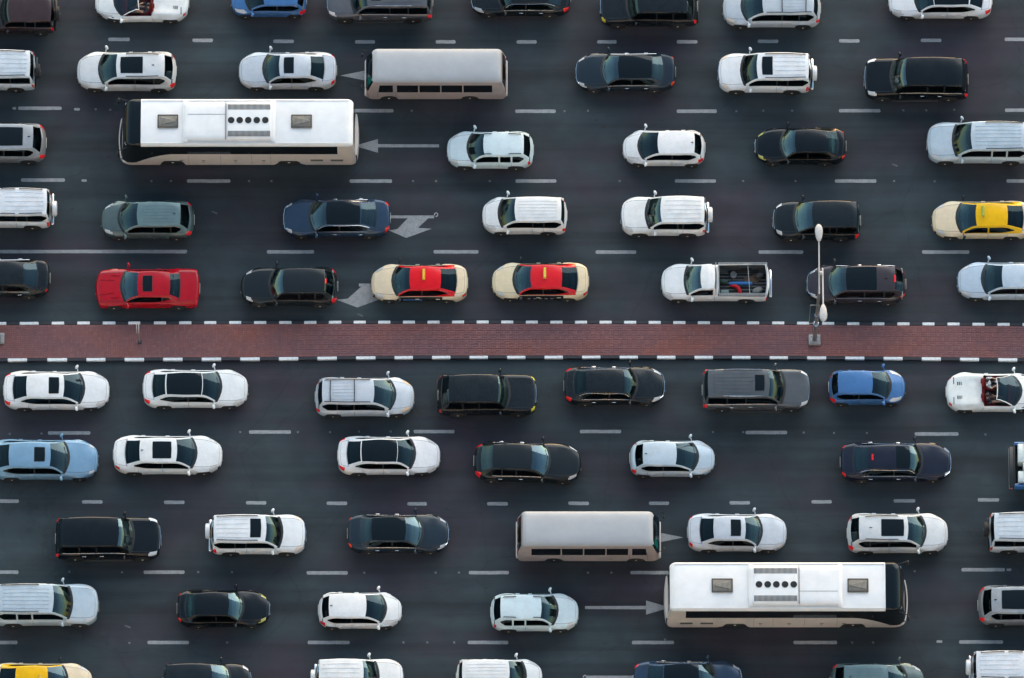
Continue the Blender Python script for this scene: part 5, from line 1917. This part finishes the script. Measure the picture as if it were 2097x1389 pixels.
def minibus_parts():
    L, W, H = 6.98, 2.06, 2.62
    hw = W / 2
    z0 = .34
    parts = []
    R = .38
    wheels = (1.15, 5.20)

    def P(s):
        f = 1
        nr, nw, tr, tw = .40, .78, .22, .84
        if s < nr:
            f = nw + (1 - nw) * (1 - (1 - s / nr) ** 2) ** .5
        if L - s < tr:
            f = tw + (1 - tw) * (1 - (1 - (L - s) / tr) ** 2) ** .5
        return hw * f

    def lean(s, z):
        k = max(0, 1 - s / .9)
        kb = max(0, 1 - (L - s) / .7)
        return -.40 * k * max(0, (z - 1.25) / (H - 1.25)) ** 1.2 + .26 * kb * max(0, (z - 1.25) / (H - 1.25)) ** 1.3

    def topz(s):
        e = 0
        if s < .35:
            e = .12 * (1 - s / .35) ** 2
        if L - s < .3:
            e = .10 * (1 - (L - s) / .3) ** 2
        return H - e
    ZS = [2.22, 2.15, 1.34, 1.22, .95, .75, .52, z0]

    def zb(s, z):
        for c in wheels:
            if abs(s - c) < R + .06:
                return max(z, R + math.sqrt((R + .06) ** 2 - (s - c) ** 2))
        return z
    wins = [(.62, 1.36), (1.56, 2.62), (2.68, 3.72), (3.78, 4.82), (4.88, 6.32)]
    st = [0, .02, .05, .1, .18, .28, .4, .5]
    for a, b in wins:
        st += [a, b]
    for c in wheels:
        st += [c + (R + .06) * q for q in (-.999, -.9, -.7, -.4, 0, .4, .7, .9, .999)]
    st += [.4 * k for k in range(2, 17)] + [L - q for q in (0, .02, .05, .1, .18, .3)]
    st = sorted(set(round(x, 4) for x in st))
    rows = []
    for s in st:
        p, tz = P(s), topz(s)
        tuck = .16
        sec = []
        for y, z in [(0, H), (hw * .35, H - .008), (hw * .60, H - .03), (hw * .74, H - .065), (hw * .82, H - .11), (hw * .865, H - .18), (hw * .895, H - .30)]:
            sec.append((y * p / hw, z - (H - tz)))
        for z in ZS:
            zz = min(zb(s, z), .95) if z < .9 else z
            sec.append((p * (1 - .105 * max(0, (z - 1.2) / 1.12) ** 1.15), zz))
        rows.append([(L / 2 - s + lean(s, z), y, z) for y, z in sec])
    cells = {}
    for sg in (1, -1):
        for i in range(len(st) - 1):
            m = (st[i] + st[i + 1]) / 2
            for j in range(len(rows[0]) - 1):
                q = [(p[0], sg * p[1], p[2]) for p in (rows[i][j], rows[i][j + 1], rows[i + 1][j + 1], rows[i + 1][j])]
                zc = sum(p[2] for p in q) / 4
                w = [k for k, (a, b) in enumerate(wins) if a < m < b]
                if j < 5:
                    key = 'roof'
                elif 1.34 < zc < 2.15 and w and sg and j >= 8 and j < 9:
                    key = ('side_window', sg, w[0])
                elif m < .10 and 1.35 < zc < 2.45:
                    key = 'windscreen'
                else:
                    key = 'body'
                cells.setdefault(key, []).append(q if sg > 0 else q[::-1])
    for i in (0, len(st) - 1):
        for j in range(len(rows[0]) - 1):
            a, b = rows[i][j], rows[i][j + 1]
            q = [a, (a[0], -a[1], a[2]), (b[0], -b[1], b[2]), b]
            z = (a[2] + b[2]) / 2
            key = ('windscreen' if 1.2 < z < 2.42 else 'body') if i == 0 else ('rear_window' if 1.45 < z < 2.2 else 'body')
            cells.setdefault(key, []).append(q)
    for key, qs in cells.items():
        mb = MB()
        for q in qs:
            b = len(mb.v)
            mb.v += q
            mb.f.append((b, b + 1, b + 2, b + 3))
        nm = key if isinstance(key, str) else key[0]
        mat = {'roof': M['busgrey'], 'body': M['miniside'], 'windscreen': M['glass'], 'rear_window': M['buswindow'], 'side_window': M['buswindow']}[nm]
        parts.append((nm, mb.mesh(nm, mat, angle=50), None, None, (.62, .78, .78, 1.5) if nm == 'windscreen' else None))
    # door, handles, filler flap, mirrors
    for sg in (1, -1):
        mb = MB().tube([(L / 2 - .12, sg * (hw - .05), 1.9), (L / 2 + .16, sg * (hw - .02), 1.95), (L / 2 + .22, sg * (hw - .14), 1.75)], .02, 6)
        mb.box(L / 2 + .16, L / 2 + .24, sg * (hw - .18) - .08, sg * (hw - .18) + .08, 1.5, 1.8, .02)
        parts.append(('wing_mirror', mb.mesh('wing_mirror', M['trim']), None, None))
        mb = MB().box(L / 2 - 1.50, L / 2 - 1.485, sg * hw - .004, sg * hw + .004, .5, 1.45)
        mb.box(L / 2 - .60, L / 2 - .585, sg * hw - .004, sg * hw + .004, .5, 1.45)
        parts.append(('door_joint', mb.mesh('door_joint', M['gap'], smooth=False), None, None))
        mb = MB().box(L / 2 - 2.4 - .07, L / 2 - 2.4 + .07, sg * hw - .008, sg * hw + .008, .62, .70, .004)
        parts.append(('side_marker', mb.mesh('side_marker', M['lamp']), None, None, (.7, .45, .05)))
        mb = MB().box(-L / 2 - .02, -L / 2 + .06, sg * hw * .76 - .1, sg * hw * .76 + .1, .95, 1.35, .02)
        parts.append(('taillight', mb.mesh('taillight', M['lamp']), None, None, (.4, .02, .02)))
        mb = MB().ball((L / 2 - .06, sg * hw * .72, .95), (.10, .17, .11), 10, 6)
        parts.append(('headlight', mb.mesh('headlight', M['plate']), None, None))
    mb = MB()
    for sa in ((L / 2 - .10, L / 2 + .07), (-L / 2 - .10, -L / 2 + .05)):
        mb.box(sa[0], sa[1], -hw * .90, hw * .90, .42, .68, .05)
    parts.append(('bumper', mb.mesh('bumper', M['busside']), None, None))
    mb = MB().box(-L / 2 - .05, -L / 2 - .02, -.42, .42, 1.0, 1.95, .015)
    parts.append(('rear_door', mb.mesh('rear_door', M['busside']), None, None))
    global blind
    blind = []
    # paper sheet behind the windscreen, and roof edge panel joints
    mb = MB()
    sg = 1
    bl = [(L / 2 + lean(0, z) - .02, z) for z in (1.50, 1.8, 2.15)]
    mb.grid([[(x, y, z) for y in (.40, .60, .78)] for x, z in bl])
    mb.grid([[(x - .012, y, z) for y in (.78, .60, .40)] for x, z in bl])
    ps = ('sun_blind', mb.mesh('sun_blind', M['lamp'], smooth=False), None, None, (.06, .75, .56))
    blind.append(ps)
    seat = MB()
    for k in range(6):
        for y in (-.55, .55):
            seat.box(L / 2 - 1.7 - .78 * k - .1, L / 2 - 1.7 - .78 * k, y - .32, y + .32, .8, 1.85, .04)
    seat.box(-L / 2 + .3, L / 2 - .5, -hw * .8, hw * .8, .55, .6)
    parts.append(('seat_rows', seat.mesh('seat_rows', M['cabin']), None, None, (.12, .12, .13)))
    tm, rm = get_wheel(R, .24)
    for c in wheels:
        for sg in (1, -1):
            pi = len(parts)
            parts.append(('wheel', tm, None, (L / 2 - c, sg * (hw - .15), R), None, sg < 0))
            parts.append(('rim', rm, pi, None))
    mb = MB().box(-L / 2 + .1, L / 2 - .2, -hw + .34, hw - .34, .3, .9).box(L / 2 - 4.7, L / 2 - 1.7, -hw + .05, hw - .05, .26, .6)
    parts.append(('underbody', mb.mesh('underbody', M['under'], smooth=False), None, None))
    return parts, W


def place_bus(data, name, cat, xr, ybot, heading, label):
    parts, W = data
    pos = at((xr[0] + xr[1]) / 2, ybot, .3)
    root = thing(name, label, cat, (pos.x, pos.y + W / 2, .004), 0 if heading > 0 else PI, 'vehicles queuing in the traffic lanes')
    made = []
    for p in parts:
        ob = link(p[0], p[1], root if p[2] is None else made[p[2]], p[3], p[4] if len(p) > 4 else None)
        if p[0] == 'vent_slat':
            ob['kind'] = 'stuff'
        if len(p) > 5 and p[5]:
            ob.rotation_euler = (0, 0, PI)
        made.append(ob)
    return root


cp = coach_parts()
place_bus(cp, 'coach', 'coach', (246, 733), 338, -1, 'long white coach with roof fans, facing left in the upper half')
place_bus(cp, 'coach', 'coach', (1365, 1853), 1285, 1, 'long white coach with roof fans, facing right in the lower half')
mp = minibus_parts()
for args, sy in ((((749, 1036), 204, -1, 'grey white minibus facing left, above and right of the upper coach'), 1), (((1062, 1349), 1150, 1, 'grey white minibus facing right, above and left of the lower coach'), -1)):
    rb_ = place_bus(mp, 'minibus', 'minibus', *args)
    o = link(blind[0][0], blind[0][1], rb_, None, blind[0][4])
    if sy < 0:
        o.location = (0, -1.18, 0)

# ------------------------------------------------------------------ blue truck with a white load at the right edge
truck_x0 = at(2063, 960).x
yb_ = at(2063, 1013, .1).y
TW = 2.35
blue = simple('blue_truck_paint', (.05, .20, .50), .35, var=.15, coat=.5)
tr = thing('flatbed_truck', 'blue truck with pale boxes on its bed, at the right edge', 'truck', (truck_x0 + 3.0, yb_ + TW / 2, .004), 0, 'vehicles queuing in the traffic lanes')
mb = MB()
mb.box(-2.95, 1.2, -TW / 2 + .12, TW / 2 - .12, .78, .90, .02)
link('bed_floor', mb.mesh('bed_floor', M['trim']), tr)
for sg in (1, -1):
    mb = MB().box(-2.72, 1.2, sg * (TW / 2 - .10) - .07, sg * (TW / 2 - .10) + .07, .80, 1.42, .045)
    link('bed_side', mb.mesh('bed_side', blue), tr)
    mb = MB().box(-2.93, -2.80, sg * (TW / 2 - .22) - .12, sg * (TW / 2 - .22) + .12, .62, .80, .03)
    link('taillight', mb.mesh('taillight', M['tail']), tr, None, (.55, .12, .08))
mb = MB().box(-2.74, -2.66, -TW / 2 + .15, TW / 2 - .15, .80, 1.32, .02)
link('tailgate', mb.mesh('tailgate', M['trim']), tr)
mb = MB()
for x in (-2.97, -2.84):
    mb.box(x, x + .05, -TW / 2 + .12, TW / 2 - .12, .60, .68, .02)
mb.box(-2.90, -2.70, -.24, .24, .60, .66)
link('rear_bumper', mb.mesh('rear_bumper', M['steel']), tr)
mb = MB().box(1.35, 2.75, -TW / 2 + .12, TW / 2 - .12, .55, 1.25, .12)
mb.rings([[(1.38, -1.0, 1.24), (2.70, -1.0, 1.24), (2.70, 1.0, 1.24), (1.38, 1.0, 1.24)], [(1.42, -.92, 2.05), (2.25, -.92, 2.05), (2.25, .92, 2.05), (1.42, .92, 2.05)]])
link('cab', mb.mesh('cab', blue), tr)
mb = MB().grid([[(2.64, -.9, 1.34), (2.64, .9, 1.34)], [(2.29, -.82, 1.98), (2.29, .82, 1.98)]])
mb.v = [(p[0] + .02, p[1], p[2] + .01) for p in mb.v]
link('windscreen', mb.mesh('windscreen', M['buswindow']), tr)
tm, rm = get_wheel(.39, .24)
for x in (-1.75, 1.95):
    for sg in (1, -1):
        w_ = link('wheel', tm, tr, (x, sg * (TW / 2 - .17), .39))
        w_.rotation_euler.z = 0 if sg > 0 else PI
        link('rim', rm, w_)
mb = MB().box(-2.7, 2.6, -.45, .45, .35, .78, .02)
link('chassis', mb.mesh('chassis', M['under']), tr)
pale = simple('pale_crate', (.55, .62, .62), .6, var=.12)
for nm, lb, x0, x1, y0, y1, h in (('crate', 'large pale crate on the far half of the blue truck bed', -2.55, .9, .02, .98, .75), ('crate', 'pale crate on the near half of the blue truck bed', -2.55, .9, -.98, -.42, .70), ('crate', 'narrow greenish white crate between the two larger truck crates', -2.30, .6, -.36, -.02, .82)):
    mb = MB().box(-(x1 - x0) / 2, (x1 - x0) / 2, -(y1 - y0) / 2, (y1 - y0) / 2, 0, h, .03)
    o = link(nm, mb.mesh('crate', pale), None, (tr.location.x + (x0 + x1) / 2, tr.location.y + (y0 + y1) / 2, .905))
    o['label'] = lb
    o['category'] = 'crate'
    o['group'] = 'crates on the blue truck'
    mb = MB()
    for k in range(6):
        xx = -(x1 - x0) / 2 + (x1 - x0) * (k + .5) / 6
        mb.box(xx - .03, xx + .03, -(y1 - y0) / 2 + .02, (y1 - y0) / 2 - .02, h - .01, h + .012)
    link('batten', mb.mesh('batten', pale), o)

# ------------------------------------------------------------------ street lamps on the median
ygm = lambda px: at(px, (top_line(px) + bot_line(px)) / 2, KH).y


def street_lamp(px, py, label):
    b = at(px, py, KH)
    r = thing('street_lamp', label, 'street lamp', (b.x, b.y + .05, KH - .02), 0, 'street lamps on the median')
    mb = MB().box(-.29, .29, -.27, .27, 0, .16, .02)
    link('plinth', mb.mesh('plinth', M['concrete']), r)
    mb = MB().box(-.19, .19, -.19, .19, .16, .185, .005)
    link('base_plate', mb.mesh('base_plate', M['steel']), r)
    for sx in (-1, 1):
        for sy in (-1, 1):
            mb = MB().lathe([(0, .035), (.05, .035), (.055, .018), (.11, .018)], 8, 'z', (sx * .145, sy * .145, .185))
            link('anchor_bolt', mb.mesh('anchor_bolt', M['steel']), r)
    mb = MB().tube([(0, 0, .18), (0, 0, 2.6), (0, 0, 2.62), (0, 0, 6), (0, 0, 10.55)], [.115, .105, .085, .075, .055], 14)
    link('pole', mb.mesh('pole', M['post']), r)
    mb = MB().lathe([(2.55, .10), (2.56, .14), (2.68, .14), (2.70, .09)], 14, 'z')
    mb.lathe([(3.9, .085), (3.91, .115), (4.02, .115), (4.03, .08)], 12, 'z')
    link('collar', mb.mesh('collar', M['chrome']), r)
    mb = MB().lathe([(10.5, .07), (10.55, .09), (10.68, .09), (10.74, .04)], 12, 'z')
    link('pole_cap', mb.mesh('pole_cap', M['lampgrey']), r)
    mb = MB().tube([(0, -.06, 2.9), (-.36, -.06, 2.9), (-.36, -.06, 5.8), (0, -.06, 5.8)], .014, 6)
    mb.tube([(0, -.06, 5.75), (.08, -.06, 5.75), (.08, -.06, 2.9)], .010, 5)
    link('banner_frame', mb.mesh('banner_frame', M['steel']), r)
    for dx, sg, y0, y1 in ((-.075, 1, -1.0, 1.62), (.10, -1, .32, -1.70)):
        idx = link('lamp_arm', MB().tube([(dx, y0, 10.40), (dx, 0, 10.50), (dx, y1, 10.72)], .036, 8).mesh('lamp_arm', M['lampgrey']), r)
        yc = y1 + sg * .40
        rs = []
        for t, wd, h in ((-.44, .04, .03), (-.40, .09, .06), (-.22, .155, .09), (.05, .195, .115), (.25, .18, .105), (.38, .12, .07), (.44, .04, .03)):
            rs.append([(dx + wd * math.cos(2 * PI * k / 14), yc + sg * t, 10.76 + (h if math.sin(2 * PI * k / 14) > 0 else h * .6) * math.sin(2 * PI * k / 14)) for k in range(14)])
        hd_ = link('lamp_head', MB().rings(rs).mesh('lamp_head', M['lampgrey'], angle=70), r)
        rs = [[(dx + .12 * q * math.cos(2 * PI * k / 12), yc + sg * .08 + .22 * q * math.sin(2 * PI * k / 12), 10.70 - dz) for k in range(12)] for q, dz in ((1, 0), (.95, .03), (.5, .05))]
        link('lamp_glass', MB().rings(rs).mesh('lamp_glass', M['plate']), hd_)
    return r


street_lamp(1668, 699, 'double armed street lamp standing on the brick median at right')
street_lamp(-3, 696, 'street lamp plinth on the brick median at the left edge')

b = at(286, 701, KH)
r = thing('sign_post', 'thin metal sign post seen edge on, on the brick median', 'sign post', (b.x, b.y, KH - .012), 0)
pink = simple('weathered_post', (.30, .20, .20), .6, var=.25)
mb = MB().tube([(0, 0, 0), (0, 0, 2.9)], .033, 8)
link('post', mb.mesh('post', pink), r)
mb = MB().box(-.10, .10, -.10, .10, 0, .02, .005)
link('foot_plate', mb.mesh('foot_plate', M['trim']), r)
for dx, z0_, z1_ in ((-.05, 2.2, 2.95), (.045, 2.3, 2.9)):
    mb = MB().box(dx - .012, dx + .012, -.28, .10, z0_, z1_, .004)
    link('sign_plate', mb.mesh('sign_plate', M['lampgrey']), r)
